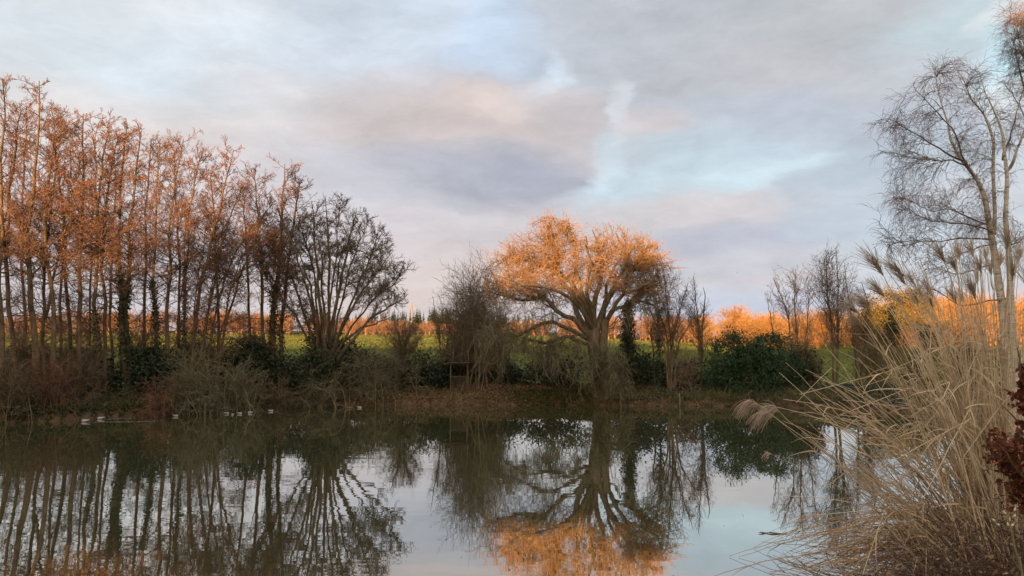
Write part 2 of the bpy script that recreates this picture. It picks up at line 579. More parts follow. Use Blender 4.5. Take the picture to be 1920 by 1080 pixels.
def build_sky():
    nt = world.node_tree
    nt.nodes.clear()
    N = nt.nodes; L = nt.links
    STR = 0.1
    K = 1.1 / STR / (2 ** EV)

    def math_(op, a, b=0.0, clamp=False):
        n = N.new('ShaderNodeMath'); n.operation = op; n.use_clamp = clamp
        for i, v in enumerate((a, b)):
            if isinstance(v, (int, float)): n.inputs[i].default_value = v
            else: L.new(v, n.inputs[i])
        return n.outputs[0]

    def vmath(op, a, b=None, out=0):
        n = N.new('ShaderNodeVectorMath'); n.operation = op
        for i, v in enumerate((a, b)):
            if v is None: continue
            if isinstance(v, tuple): n.inputs[i].default_value = v
            else: L.new(v, n.inputs[i])
        return n.outputs[out]
    tc = N.new('ShaderNodeTexCoord')
    D = tc.outputs['Generated']
    ZS = 2.4                                # cloud banks lie flat: stretch the vertical
    V0 = vmath('MULTIPLY', D, (1, 1, ZS))

    def noise(v, s, d=6, r=.55, col=False):
        n = N.new('ShaderNodeTexNoise'); n.inputs['Scale'].default_value = s; n.inputs['Detail'].default_value = d
        n.inputs['Roughness'].default_value = r
        L.new(v, n.inputs['Vector'])
        return n.outputs['Color' if col else 'Fac']
    wv = vmath('MULTIPLY', vmath('SUBTRACT', noise(V0, 4.2, 9, .62, True), (.5, .5, .5)), (.17, .17, .075))
    V = vmath('ADD', D, wv)
    sep = N.new('ShaderNodeSeparateXYZ'); L.new(D, sep.inputs[0])
    el = math_('MAXIMUM', sep.outputs['Z'], 0.0)
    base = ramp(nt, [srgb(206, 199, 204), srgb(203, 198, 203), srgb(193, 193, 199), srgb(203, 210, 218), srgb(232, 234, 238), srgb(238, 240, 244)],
                [0.0, .1, .24, .42, .65, 1.0])  # upper stops lie above the view, brightened to fill the shaded banks
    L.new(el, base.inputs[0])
    # evening side of the sky, round the sun: warm glow added to fill shade
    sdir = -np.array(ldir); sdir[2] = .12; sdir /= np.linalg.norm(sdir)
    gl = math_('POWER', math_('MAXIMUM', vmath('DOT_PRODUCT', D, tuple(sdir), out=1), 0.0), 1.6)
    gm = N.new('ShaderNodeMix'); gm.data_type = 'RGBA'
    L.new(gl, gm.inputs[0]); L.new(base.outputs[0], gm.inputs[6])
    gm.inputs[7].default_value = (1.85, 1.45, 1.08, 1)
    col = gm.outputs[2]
    # banks of cloud and gaps of clear sky, each by its direction: (column, row, reach, colour, strength)
    banks = [
        (100, 150, 500, 220, 0, (223, 224, 226), .9), (60, 60, 260, 90, 0, (208, 220, 228), .6), (430, 120, 210, 90, 10, (211, 222, 233), .75),
        (300, 260, 280, 70, -5, (227, 216, 212), .65), (560, 200, 180, 60, -10, (214, 206, 205), .6), (820, 70, 240, 140, 0, (204, 215, 229), .85),
        (930, 80, 80, 95, 0, (198, 217, 240), .85), (1300, 80, 340, 130, 0, (180, 184, 192), .95), (1600, 40, 260, 70, 0, (185, 187, 189), .85),
        (1180, 170, 120, 60, -20, (189, 189, 196), .7), (1500, 170, 270, 80, -8, (187, 185, 191), .75), (1550, 240, 310, 60, -10, (180, 191, 204), .85),
        (900, 230, 270, 75, -6, (207, 192, 189), .95), (900, 195, 80, 28, -10, (222, 206, 199), .75), (1090, 250, 85, 60, 0, (191, 183, 186), .85),
        (720, 275, 160, 45, -5, (210, 196, 195), .75), (880, 335, 280, 60, -4, (173, 174, 187), 1.0), (1020, 322, 105, 50, -20, (169, 171, 185), .85),
        (600, 330, 200, 60, -5, (199, 198, 206), .6), (1380, 300, 230, 50, -10, (188, 206, 218), .85), (1240, 345, 170, 34, 10, (200, 219, 230), .75),
        (1135, 345, 56, 26, 38, (210, 228, 239), .75), (1420, 330, 130, 22, 10, (205, 224, 233), .9), (1160, 285, 34, 66, 15, (198, 213, 224), .6),
        (1147, 200, 60, 22, -62, (214, 219, 228), .55), (1012, 152, 50, 22, 30, (218, 224, 234), .55), (1025, 130, 20, 32, 0, (212, 228, 242), .5),
        (1210, 228, 65, 25, 0, (208, 196, 196), .65), (1290, 395, 230, 30, 3, (211, 204, 207), .85), (1400, 447, 270, 30, 2, (178, 181, 196), .95),
        (1050, 410, 220, 40, 0, (205, 198, 202), .6), (1330, 500, 300, 26, 0, (189, 193, 206), .7), (1330, 572, 330, 40, 0, (192, 200, 219), .9),
        (780, 540, 330, 70, 0, (218, 204, 202), .9), (640, 440, 260, 60, -5, (207, 198, 203), .65), (1620, 420, 150, 50, 0, (185, 200, 214), .75),
        (1640, 330, 180, 50, 10, (184, 196, 209), .85), (1885, 120, 56, 64, 0, (203, 240, 253), 1.0), (1905, 195, 60, 50, 0, (229, 231, 233), .9),
        (1800, 60, 150, 60, 10, (190, 206, 213), .85), (1880, 28, 70, 25, 20, (223, 229, 231), .85), (1900, 300, 120, 80, 0, (208, 217, 226), .7),
        (1800, 480, 200, 70, 0, (199, 214, 225), .7)]
    for px, py, rx, ry, rot, c, s in banks:
        d = ray(px, py); d = d / np.linalg.norm(d)
        rt = np.cross(d, (0, 0, 1.0)); rt /= np.linalg.norm(rt)
        up = np.cross(rt, d)
        ca, sa = math.cos(math.radians(rot)), math.sin(math.radians(rot))
        A = (rt * ca + up * sa) * F / (rx * 1.35); B = (up * ca - rt * sa) * F / (ry * 1.35)
        x_ = vmath('DOT_PRODUCT', V, tuple(A), out=1); y_ = vmath('DOT_PRODUCT', V, tuple(B), out=1)
        q_ = N.new('ShaderNodeMath'); q_.operation = 'MULTIPLY_ADD'
        L.new(y_, q_.inputs[0]); L.new(y_, q_.inputs[1]); L.new(math_('MULTIPLY', x_, x_), q_.inputs[2])
        m = N.new('ShaderNodeMapRange'); m.interpolation_type = 'SMOOTHSTEP'
        m.inputs['From Min'].default_value = 1.0; m.inputs['From Max'].default_value = -.15
        m.inputs['To Min'].default_value = 0; m.inputs['To Max'].default_value = s
        L.new(q_.outputs[0], m.inputs[0])
        x = N.new('ShaderNodeMix'); x.data_type = 'RGBA'
        L.new(m.outputs[0], x.inputs[0]); L.new(col, x.inputs[6])
        x.inputs[7].default_value = (*srgb(*c), 1)
        col = x.outputs[2]
    # the texture of the cloud itself
    mp = N.new('ShaderNodeMapping'); mp.inputs['Rotation'].default_value = (0, math.radians(-14), 0); mp.inputs['Scale'].default_value = (1, 1, 2.6)
    L.new(V, mp.inputs['Vector'])
    f = noise(mp.outputs[0], 7.5, 10, .66)
    g = noise(mp.outputs[0], 2.3, 6, .55)
    b1 = N.new('ShaderNodeMapRange'); b1.inputs['From Min'].default_value = .25; b1.inputs['From Max'].default_value = .75
    b1.inputs['To Min'].default_value = .84; b1.inputs['To Max'].default_value = 1.16
    L.new(f, b1.inputs[0])
    b2 = N.new('ShaderNodeMapRange'); b2.inputs['From Min'].default_value = .3; b2.inputs['From Max'].default_value = .7
    b2.inputs['To Min'].default_value = .93; b2.inputs['To Max'].default_value = 1.07
    L.new(g, b2.inputs[0])
    tint = N.new('ShaderNodeMix'); tint.data_type = 'RGBA'
    L.new(noise(mp.outputs[0], 3.4, 5, .5), tint.inputs[0])
    tint.inputs[6].default_value = (1.05, .99, .975, 1); tint.inputs[7].default_value = (.95, 1.01, 1.03, 1)
    col = vmath('MULTIPLY', col, tint.outputs[2])
    amt = math_('MULTIPLY', math_('MULTIPLY', b1.outputs[0], b2.outputs[0]), K)
    n = N.new('ShaderNodeVectorMath'); n.operation = 'SCALE'
    L.new(col, n.inputs[0]); L.new(amt, n.inputs['Scale'])
    col = n.outputs[0]
    # clear sky behind the cloud
    sky = N.new('ShaderNodeTexSky'); sky.sky_type = 'NISHITA'; sky.sun_disc = False
    sky.sun_elevation = SUN_EL
    sky.sun_rotation = math.pi + SUN_AZ
    mx = N.new('ShaderNodeMix'); mx.data_type = 'RGBA'
    mx.inputs[0].default_value = .96
    L.new(sky.outputs[0], mx.inputs[6]); L.new(col, mx.inputs[7])
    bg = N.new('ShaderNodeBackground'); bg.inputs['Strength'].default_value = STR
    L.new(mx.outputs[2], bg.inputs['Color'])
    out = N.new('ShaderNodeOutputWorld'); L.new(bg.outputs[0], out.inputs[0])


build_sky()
vs = sc.view_settings
sc.display_settings.display_device = 'sRGB'
vs.view_transform = 'Standard'
vs.look = 'None'
vs.exposure = EV
vs.gamma = 1.0
vs.use_curve_mapping = False
cy = sc.cycles
cy.use_denoising = True
try:
    cy.denoiser = 'OPENIMAGEDENOISE'
    cy.denoising_input_passes = 'RGB_ALBEDO_NORMAL'
except Exception:
    pass
cy.max_bounces = 5
cy.diffuse_bounces = 3
cy.glossy_bounces = 3
cy.transmission_bounces = 3
cy.transparent_max_bounces = 4
cy.caustics_reflective = False
cy.caustics_refractive = False
cy.use_adaptive_sampling = False


# ------------------------------------------------------------------ ground and water
def build_ground():
    def axis(fine0, fine1, step, lo, hi, g):
        a = list(np.arange(fine0, fine1 + 1e-6, step))
        s = step; x = fine1
        while x < hi:
            s *= g; x += s; a.append(x)
        s = step; x = fine0; pre = []
        while x > lo:
            s *= g; x -= s; pre.append(x)
        return np.array(pre[::-1] + a)
    xs = axis(-46, 42, .42, -2600, 2600, 1.12)
    ys = axis(4, 62, .36, -400, 4200, 1.09)
    X, Y = np.meshgrid(xs, ys)
    Z = gz(X, Y)
    v = np.stack([X, Y, Z], -1).reshape(-1, 3)
    nx = len(xs)
    j, i = np.meshgrid(np.arange(len(ys) - 1), np.arange(nx - 1), indexing='ij')
    a = j * nx + i
    q = np.stack([a, a + 1, a + nx + 1, a + nx], -1).reshape(-1, 4)
    o = setting('ground', (v, q), 'ground')
    s = pond_sd(X, Y).ravel()
    gr = sstep(5.0, 7.5, s) * sstep(20, 40, Y.ravel()) + sstep(1.5, 4, s) * sstep(24, 10, Y.ravel()) * .8
    gr = gr * sstep(282, 262, Y.ravel())
    at = o.data.attributes.new('grass', 'FLOAT', 'POINT')
    at.data.foreach_set('value', np.clip(gr, 0, 1).astype(np.float32))
    return o


build_ground()
wv = np.array([[-120, 4, 0], [80, 4, 0], [80, 60, 0], [-120, 60, 0]], float)
setting('pond_water', (wv, np.array([[0, 1, 2, 3]])), 'water', smooth=False)


# ------------------------------------------------------------------ the stand of alders on the left bank
ALDERS = 'bare alders along the left bank'


def alder(name, label, px, D, r0, R, n1=50, len1=2.6, t0=.36, ivy=0, extra=None, cat_n=3400, low=16, ivy_top=.4, twig='alder_twig', group=ALDERS):
    r0 = r0 * .76
    D = max(D, bank_D(px[0][0]) + 2.0)
    tr = limb(px, D, R, K=18, r0=r0 * R.uniform(.8, 1.2), r1=.022, wob=.075, flare=.3, root=True, pw=.8)
    base = tr[0][0, 0]
    t = thing(name, label, 'tree', base, group)
    wood = [(tr[0], tr[1], 8)]
    stems = [tr]
    for e in extra or []:
        l = limb(e, D, R, K=18, r0=r0 * .7, r1=.02, wob=.05, root=False)
        wood.append((l[0], l[1], 7)); stems.append(l)
    S = cat(*stems)
    b1 = branch(*S, n1, t0, .99, 58, len1, .6, 6, .13, (0, 0, .07), .018, R, rk=.4, rmax=.06)
    bl = branch(*S, low, .14, t0 + .22, 74, len1 * 1.1, .2, 6, .1, (0, 0, .03), .015, R, rk=.3, rmax=.03)
    b1 = cat(b1, bl)
    b2 = branch(*b1, 7, .15, 1.0, 46, -.44, .4, 5, .09, (0, 0, .05), .010, R, rk=.6)
    b3 = branch(*b2, 6, .1, 1.0, 42, -.6, .35, 4, .1, (0, 0, .04), .0075, R, rk=.75)
    wood.append((b1[0], b1[1], 5))
    part('trunk', merge(*[tube_arrays(*w) for w in wood]), 'alder_bark', t)
    cr = part('crown', merge(tube_arrays(b2[0], b2[1], 3), tube_arrays(b3[0], b3[1], 3)), twig, t)
    if cat_n:
        c = along(b3[0], cat_n, R, .3, 1.0) + R.normal(0, .03, (cat_n, 3)) - np.array([0, 0, .02])
        zt = (c[:, 2] - base[2]) / (tr[0][0, -1, 2] - base[2])
        keep = R.uniform(0, 1, cat_n) < np.clip((zt - .25) * 2.2, .08, 1)
        c = c[keep]
        d = nrm(R.normal(0, .5, c.shape) + np.array([0, 0, -.8]))
        v = leaf_arrays(c, .055, R, dirs=d, aspect=.6)
        part('catkins', v, 'alder_catkin', cr, smooth=False)
    if ivy:
        part('ivy', ivy_on(tr[0], tr[1], ivy, R, .12, .03, ivy_top, .15), 'ivy', t, smooth=False)
    return t


A = [
    ([(3, 760), (0, 600), (4, 450), (2, 300), (6, 152)], 38.5, .17, 'bare alder cut by the left edge of the picture, pink tipped', {}),
    ([(34, 745), (16, 560), (12, 430), (26, 300), (38, 205)], 40, .15, 'bare alder leaning left at its foot, second trunk from the left edge', {}),
    ([(72, 755), (62, 600), (52, 450), (66, 300), (76, 150)], 39, .27, 'thickest and tallest alder trunk, its spire rising above the left stand', dict(n1=54)),
    ([(86, 752), (84, 600), (84, 480), (104, 320), (97, 208)], 41, .15, 'alder close behind the thickest trunk of the left stand', dict(extra=[[(85, 600), (112, 470), (140, 380), (150, 300)]])),
    ([(102, 752), (98, 600), (84, 440), (96, 300), (122, 225)], 40, .16, 'alder with a sharply kinked upper trunk beside the thickest trunk', {}),
    ([(130, 742), (128, 560), (120, 430), (110, 330), (100, 235)], 42.5, .14, 'slim straight alder before the gap showing green field', {}),
    ([(151, 742), (150, 580), (150, 450), (158, 330), (156, 212)], 41.5, .15, 'slim alder with a rounded pink top, left of the forked pair', {}),
    ([(186, 748), (180, 600), (182, 450), (190, 330), (200, 222)], 40.5, .15, 'alder whose trunk is wrapped by ivy only at knee height, beside a pale sapling', dict(ivy=500, ivy_top=.28)),
    ([(196, 745), (195, 560), (192, 450), (206, 350), (220, 262)], 42.5, .12, 'thin dark alder just left of the twin ivy clad trunks', {}),
    ([(234, 756), (231, 640), (223, 520), (222, 440), (228, 330), (238, 236)], 39.5, .18, 'orange lit alder, left one of the twin trunks clad in ivy below', dict(ivy=1800, ivy_top=.42)),
    ([(244, 752), (237, 620), (240, 500), (248, 390), (264, 248)], 40, .19, 'orange lit alder, right one of the twin trunks clad in ivy below', dict(ivy=1800, ivy_top=.44, n1=52)),
    ([(291, 742), (292, 600), (289, 480), (292, 370), (302, 268)], 41.5, .15, 'alder with an ivy sleeve to mid trunk, lit orange above', dict(ivy=1400, ivy_top=.4)),
    ([(312, 762), (315, 600), (318, 480), (322, 390), (346, 260)], 40, .19, 'straight bare barked alder, brightest orange trunk of the middle of the stand', dict(n1=52)),
    ([(342, 742), (348, 580), (350, 450), (362, 350), (378, 292)], 42.5, .13, 'alder standing in the thicket of thin poles, ivy on its lower half', dict(ivy=900, ivy_top=.4)),
    ([(352, 738), (370, 580), (394, 465), (414, 380), (436, 278)], 42, .15, 'tall alder leaning right, its own crown standing clear of the others', {}),
    ([(364, 742), (386, 610), (408, 500), (420, 440), (452, 350)], 43, .11, 'thin pole alder leaning right beneath the clear standing crown', dict(n1=34)),
    ([(384, 724), (402, 600), (436, 490), (478, 425), (512, 385)], 44, .1, 'slender alder bent into a long arch to the right', dict(n1=34, len1=2.0)),
    ([(402, 722), (424, 610), (452, 510), (478, 462), (500, 420)], 45, .1, 'slender alder arching right, lower of the two arched ones', dict(n1=34, len1=2.0)),
    ([(497, 708), (492, 570), (488, 470), (480, 390), (478, 322)], 46.5, .13, 'rosy crowned alder with a thin orange lit stem', dict(len1=2.6)),
    ([(510, 748), (512, 610), (522, 500), (528, 420), (532, 308)], 45, .22, 'thick ivied alder at the right end of the stand, straight to a pink top', dict(ivy=1700, ivy_top=.42, n1=50)),
    ([(522, 745), (529, 610), (540, 490), (552, 410), (566, 338)], 45.5, .16, 'last alder at the right end of the stand, touching the domed tree', dict(ivy=600, ivy_top=.3)),
]
B = [
    ([(48, 735), (46, 600), (40, 450), (44, 330), (50, 200)], 47, .14, 'back row alder seen between the second trunk and the thickest trunk', {}),
    ([(112, 735), (114, 600), (118, 450), (130, 340), (136, 240)], 48, .13, 'back row alder seen right behind the alder with the kinked trunk', {}),
    ([(170, 735), (168, 600), (172, 450), (178, 340), (184, 232)], 48, .13, 'back row alder seen through the gap between two slim straight alders', {}),
    ([(214, 735), (210, 600), (208, 450), (216, 360), (212, 262)], 48, .13, 'back row alder just left of and behind the twin ivied trunks', {}),
    ([(268, 735), (270, 600), (274, 450), (276, 360), (284, 262)], 48, .13, 'back row alder in the gap right of the twin ivied trunks', {}),
    ([(330, 735), (336, 600), (334, 450), (330, 360), (326, 272)], 49, .13, 'back row alder behind the straight bare barked trunk', {}),
    ([(410, 725), (412, 600), (404, 480), (400, 400), (396, 318)], 49, .12, 'back row alder filling the dip left of the clear standing crown', {}),
    ([(470, 720), (468, 600), (462, 480), (460, 420), (458, 345)], 50, .11, 'back row alder behind the arched slender trunks', {}),
    ([(326, 735), (334, 620), (342, 520), (346, 440), (352, 380)], 43.5, .07, 'thinnest pole in the thicket, left of the ivied lower trunk', dict(n1=26, len1=1.5, cat_n=1800)),
    ([(358, 735), (362, 620), (372, 520), (384, 450), (392, 400)], 44, .07, 'thin pole squeezed between the two right leaning alders', dict(n1=26, len1=1.5, cat_n=1800)),
    ([(372, 735), (380, 640), (398, 540), (410, 470), (424, 420)], 44.5, .07, 'thin slanting pole under the tall right leaning alder', dict(n1=26, len1=1.5, cat_n=1800)),
    ([(396, 730), (412, 640), (428, 560), (444, 520), (456, 470)], 45.5, .07, 'thin slanting pole left of the lower arched alder', dict(n1=26, len1=1.5, cat_n=1800)),
]
for i, (px, D, r0, lab, kw) in enumerate(A):
    alder('alder_tree', lab, px, D, r0, np.random.default_rng(100 + i), **kw)
for i, (px, D, r0, lab, kw) in enumerate(B):
    kw.setdefault('n1', 40); kw.setdefault('low', 8); kw.setdefault('cat_n', 2600)
    alder('alder_tree', lab, px, D, r0, np.random.default_rng(140 + i), **kw)


# ------------------------------------------------------------------ crowns built towards an outline
def crown_tree(name, label, cat_, limbs, ells, D, R, nt=300, n3=7, n4=4, bark='dark_bark', twig='dark_twig', K=7, wob=.035, rmin=.016,
               len3=-.42, len4=-.55, trop=(0, 0, .05), depth=1.0, group=None, tmin=.15, near=1.0, shell=.33, ang3=45, ivy=None, twr=.0125, tr3=None, rlen=.008, fw=1.75):
    """limbs: guide lines already built; ells: the crown's outline"""
    S = cat(*limbs)
    base = limbs[0][0][0, 0]
    t = thing(name, label, cat_, base, group)
    T = in_ellipsoids(ells, nt, D, R, depth, shell)
    T[:, 2] = np.maximum(T[:, 2], base[2] + .25)
    b1 = to_targets(*S, T, K, wob, R, rmin, tmin=tmin, near=near, rlen=rlen, fw=fw)
    b2 = branch(*b1, n3, .2, 1.0, ang3, len3, .35, 5, .15, trop, twr, R, rk=.65)
    tw = [tube_arrays(b2[0], b2[1], 3)]
    b3 = None
    if n4:
        b3 = branch(*b2, n4, .1, 1.0, 45, len4, .35, 4, .2, trop if tr3 is None else tr3, twr * .78, R, rk=.75)
        tw.append(tube_arrays(b3[0], b3[1], 3))
    part('trunk', merge(*[tube_arrays(l[0], l[1], 9) for l in limbs], tube_arrays(b1[0], b1[1], 5)), bark, t)
    part('crown', merge(*tw), twig, t)
    if ivy:
        n, thick, a, b, size = ivy
        part('ivy', ivy_on(*[np.concatenate([l[i] for l in limbs[:1]]) for i in (0, 1)], n, R, thick, a, b, size), 'ivy', t, smooth=False)
    return t, b1, b2, b3


# the domed tree of many stems
R = np.random.default_rng(7)
D0 = 48.0
fan = [((482, 500), .0), ((500, 430), 1.5), ((530, 405), -2), ((556, 385), 1), ((585, 372), -1.5), ((612, 366), 2), ((640, 366), 0), ((668, 388), -2),
       ((690, 412), 1.5), ((716, 440), 0), ((738, 470), -1.5), ((756, 512), 1), ((764, 552), -.5), ((740, 590), 2), ((560, 450), -3), ((650, 430), 3), ((600, 440), -3.5), ((700, 520), -3)]
lm = [limb([(618, 735), (614, 700), (612, 655)], D0, R, K=14, r0=.42, r1=.34, wob=.02, flare=.3, root=True)]
for (tx, ty), dd in fan:
    sx = 612 + (tx - 612) * .12 + R.normal(0, 4)
    sy = 668 + R.normal(0, 10)
    mx_ = sx + (tx - sx) * R.uniform(.3, .42); my_ = sy + (ty - sy) * .48
    lm.append(limb([(sx, sy), (mx_, my_, dd * .4), (sx + (tx - sx) * .72, sy + (ty - sy) * .78, dd * .8), (tx, ty, dd)], D0, R, K=14,
                   r0=R.uniform(.075, .125), r1=.015, wob=.1))
crown_tree('domed_tree', 'broad domed bare tree of many fanning stems at the end of the alder stand', 'tree', lm,
           [(612, 470, 125, 95), (640, 420, 70, 55), (690, 500, 72, 60), (540, 480, 62, 70), (715, 560, 56, 40), (600, 560, 90, 60), (735, 520, 36, 50), (500, 470, 30, 60)],
           D0, R, nt=560, n3=8, n4=7, depth=.9, near=1.0, trop=(0, 0, .09), rmin=.014, wob=.035, rlen=.0055)

# the great oak
R = np.random.default_rng(8)
D0 = 49.0
lm = [limb([(1126, 738), (1122, 700), (1114, 655), (1112, 618)], D0, R, K=14, r0=.5, r1=.42, wob=.04, flare=.3, root=True)]
lm.append(limb([(1138, 735), (1136, 690), (1132, 640), (1136, 600)], D0 - .3, R, K=14, r0=.3, r1=.24, wob=.05, flare=.3, root=True))
oak_limbs = [
    ([(1106, 630), (1085, 605), (1057, 587), (1013, 562), (961, 556), (918, 546)], .27, -1.0),
    ([(1104, 625), (1075, 562), (1050, 512), (1044, 470), (1034, 412)], .26, .5),
    ([(1106, 628), (1090, 560), (1068, 528), (1036, 508), (990, 492), (946, 480)], .24, 2.0),
    ([(1112, 620), (1098, 562), (1086, 520), (1080, 470), (1068, 418)], .25, -1.5),
    ([(1114, 620), (1118, 560), (1128, 520), (1128, 478), (1112, 436)], .27, 1.0),
    ([(1120, 620), (1148, 552), (1172, 528), (1192, 498), (1218, 462)], .27, -.5),
    ([(1128, 620), (1156, 580), (1205, 568), (1262, 584)], .2, .5),
    ([(1130, 610), (1142, 548), (1164, 518), (1174, 478), (1158, 438)], .24, 2.0),
    ([(1100, 645), (1070, 634), (1027, 640), (983, 647), (948, 662)], .2, -2.5),
    ([(1100, 635), (1062, 614), (1020, 604), (975, 628), (930, 640)], .2, -3.0),
    ([(1128, 615), (1162, 558), (1200, 540), (1240, 512)], .2, -2.5),
    ([(1112, 625), (1082, 548), (1020, 470), (980, 455)], .2, 3.5),
    ([(1122, 615), (1138, 560), (1150, 500), (1190, 450)], .2, 4.0),
    ([(1108, 620), (1090, 580), (1040, 540), (985, 530), (930, 515)], .19, -4.0),
    ([(1116, 615), (1106, 540), (1104, 480), (1095, 445)], .2, -3.5),
]
for px, r, dd in oak_limbs:
    lm.append(limb([(a, b) for a, b in px], D0, R, K=14, r0=r * .8, r1=.035, wob=.15, dd=dd))
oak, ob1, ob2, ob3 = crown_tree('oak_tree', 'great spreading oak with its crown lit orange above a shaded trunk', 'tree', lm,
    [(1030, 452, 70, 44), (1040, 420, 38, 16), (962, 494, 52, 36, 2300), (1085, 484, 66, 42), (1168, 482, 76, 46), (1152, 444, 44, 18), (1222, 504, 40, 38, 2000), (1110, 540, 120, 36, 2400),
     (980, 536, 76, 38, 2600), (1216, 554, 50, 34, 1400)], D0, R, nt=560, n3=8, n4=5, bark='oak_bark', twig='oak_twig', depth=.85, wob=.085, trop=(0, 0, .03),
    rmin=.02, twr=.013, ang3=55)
# its skirt of hanging grey twigs
skirt = [(1000, 600, 90, 40), (960, 650, 80, 50), (1050, 660, 60, 50), (1100, 690, 60, 40), (1165, 680, 30, 40), (1190, 590, 60, 30), (920, 620, 40, 40), (1112, 650, 30, 36, 700)]
lo = cat(*[lm[i] for i in (0, 1, 2, 8, 10, 11, 15)])
T = in_ellipsoids(skirt, 130, D0 - 2.2, R, .5)
s1 = to_targets(*lo, T, 8, .05, R, .013, lift=.5)
s2 = branch(*s1, 7, .15, 1.0, 60, 1.15, .2, 7, .16, (0, 0, -.26), .0135, R, rk=.6)
s3 = branch(*s2, 5, .1, 1.0, 48, .6, .2, 5, .2, (0, 0, -.2), .011, R, rk=.7)
for a in (s1, s2, s3):
    gzv = gz(a[0][..., 0], a[0][..., 1]); a[0][..., 2] = np.maximum(a[0][..., 2], np.maximum(gzv, 0) + .08)
part('hanging_twigs', merge(tube_arrays(*s1, 4), tube_arrays(*s2, 3), tube_arrays(*s3, 3)), 'lichen_twig', oak)


# ------------------------------------------------------------------ smaller trees along the far bank
def slim_tree(name, label, stems, D, ells, seed, nt=70, r0=.07, n3=7, n4=4, bark='dark_bark', twig='hazel_twig', group=None, ivy=None, trop=(0, 0, .1), depth=1.0, **kw):
    R = np.random.default_rng(seed)
    lm = []
    for s in stems:
        lm.append(limb(s, D, R, K=14, r0=r0 * R.uniform(.8, 1.1), r1=.014, wob=.04, flare=.3, root=True, dd=R.normal(0, .5)))
    return crown_tree(name, label, 'tree', lm, ells, D, R, nt=nt, n3=n3, n4=n4, bark=bark, twig=twig, group=group, ivy=ivy, trop=trop, depth=depth, rmin=.011, twr=.0092, rlen=.005, near=.6, fw=1.25, **kw)


SM = 'small bare trees along the far bank'
slim_tree('bare_tree', 'many stemmed bare hazel right of the great oak, vase shaped', [
    [(1256, 722), (1250, 640), (1232, 570), (1222, 520)], [(1258, 722), (1262, 640), (1278, 570), (1290, 530)], [(1254, 722), (1246, 650), (1226, 600), (1210, 560)],
    [(1260, 722), (1256, 620), (1250, 560), (1246, 515)], [(1262, 722), (1272, 650), (1296, 600), (1306, 570)]], 50, [(1250, 560, 50, 50), (1262, 620, 46, 50)], 21, nt=75, group=SM)
slim_tree('bare_tree', 'slim upright bare tree left of the dark bamboo, narrow fanned top', [
    [(1316, 720), (1312, 640), (1306, 580), (1300, 518)], [(1314, 700), (1318, 620), (1322, 560), (1318, 540)]], 51, [(1302, 570, 30, 52), (1310, 620, 26, 40)], 22, nt=55, group=SM)
slim_tree('bare_tree', 'thin bare sapling with ivy at its foot between oak and vase shaped hazel', [
    [(1236, 720), (1236, 640), (1230, 590), (1226, 550)], [(1230, 720), (1224, 650), (1220, 600)]], 50.5, [(1228, 590, 26, 50)], 23, nt=46, ivy=(900, .22, .02, .5, .15), group=SM)
slim_tree('bare_tree', 'bushy bare tree rising behind the bamboo, tips lit orange', [
    [(1490, 726), (1484, 660), (1476, 590), (1450, 520)], [(1494, 724), (1496, 640), (1490, 570), (1492, 505)], [(1492, 700), (1510, 640), (1516, 570)], [(1480, 700), (1452, 630), (1440, 570)]],
    51, [(1470, 545, 36, 40), (1498, 540, 30, 38), (1492, 620, 44, 60)], 24, nt=85, twig='oak_twig', group=SM)
slim_tree('bare_tree', 'tall twin stemmed bare tree with a tidy oval crown, right of the bamboo', [
    [(1562, 712), (1560, 620), (1552, 560), (1548, 470)], [(1568, 712), (1570, 620), (1572, 550), (1566, 465)]], 52,
    [(1556, 530, 52, 66), (1558, 500, 40, 42), (1560, 590, 36, 40)], 25, nt=95, r0=.1, twig='hazel_twig', group=SM)
slim_tree('bare_tree', 'dark bare tree half hidden behind the reed plumes, leaning right', [
    [(1606, 715), (1602, 640), (1592, 560), (1582, 500)], [(1612, 715), (1620, 640), (1626, 570), (1616, 530)]], 53, [(1606, 570, 34, 50), (1612, 620, 36, 46)], 26, nt=70, group=SM)
slim_tree('bare_tree', 'twiggy low bare tree left of the lit utility pole, in front of the field', [
    [(752, 700), (752, 650), (742, 610), (735, 590)], [(754, 700), (760, 650), (772, 610), (778, 596)]], 51, [(755, 630, 44, 34)], 27, nt=90, r0=.06, group=SM)
slim_tree('bare_tree', 'spindly bare tree with stray shoots left of the tangled thicket', [
    [(828, 700), (824, 640), (816, 590), (812, 556)], [(832, 700), (836, 650), (846, 610), (842, 570)]], 52, [(826, 600, 22, 40)], 28, nt=30, r0=.05, group=SM)

# the dark ivy column beside the oak
R = np.random.default_rng(31)
l0 = limb([(1180, 722), (1179, 660), (1177, 610), (1178, 560)], 51, R, K=14, r0=.14, r1=.04, wob=.04, root=True)
t, *_ = crown_tree('ivy_tree', 'slim tree wholly clad in dark ivy, just right of the oak trunk', 'tree', [l0], [(1178, 560, 18, 22), (1182, 640, 30, 40)], 51, R, nt=26, n3=5, n4=3)
c = along(l0[0], 4200, R, .02, .95); s = np.interp(c[:, 2], [1, 3, 5, 7], [.75, .6, .42, .22])[:, None]
c = c + R.normal(0, 1, c.shape) * s * .55
part('ivy', leaf_arrays(c, .17, R), 'ivy', t, smooth=False)


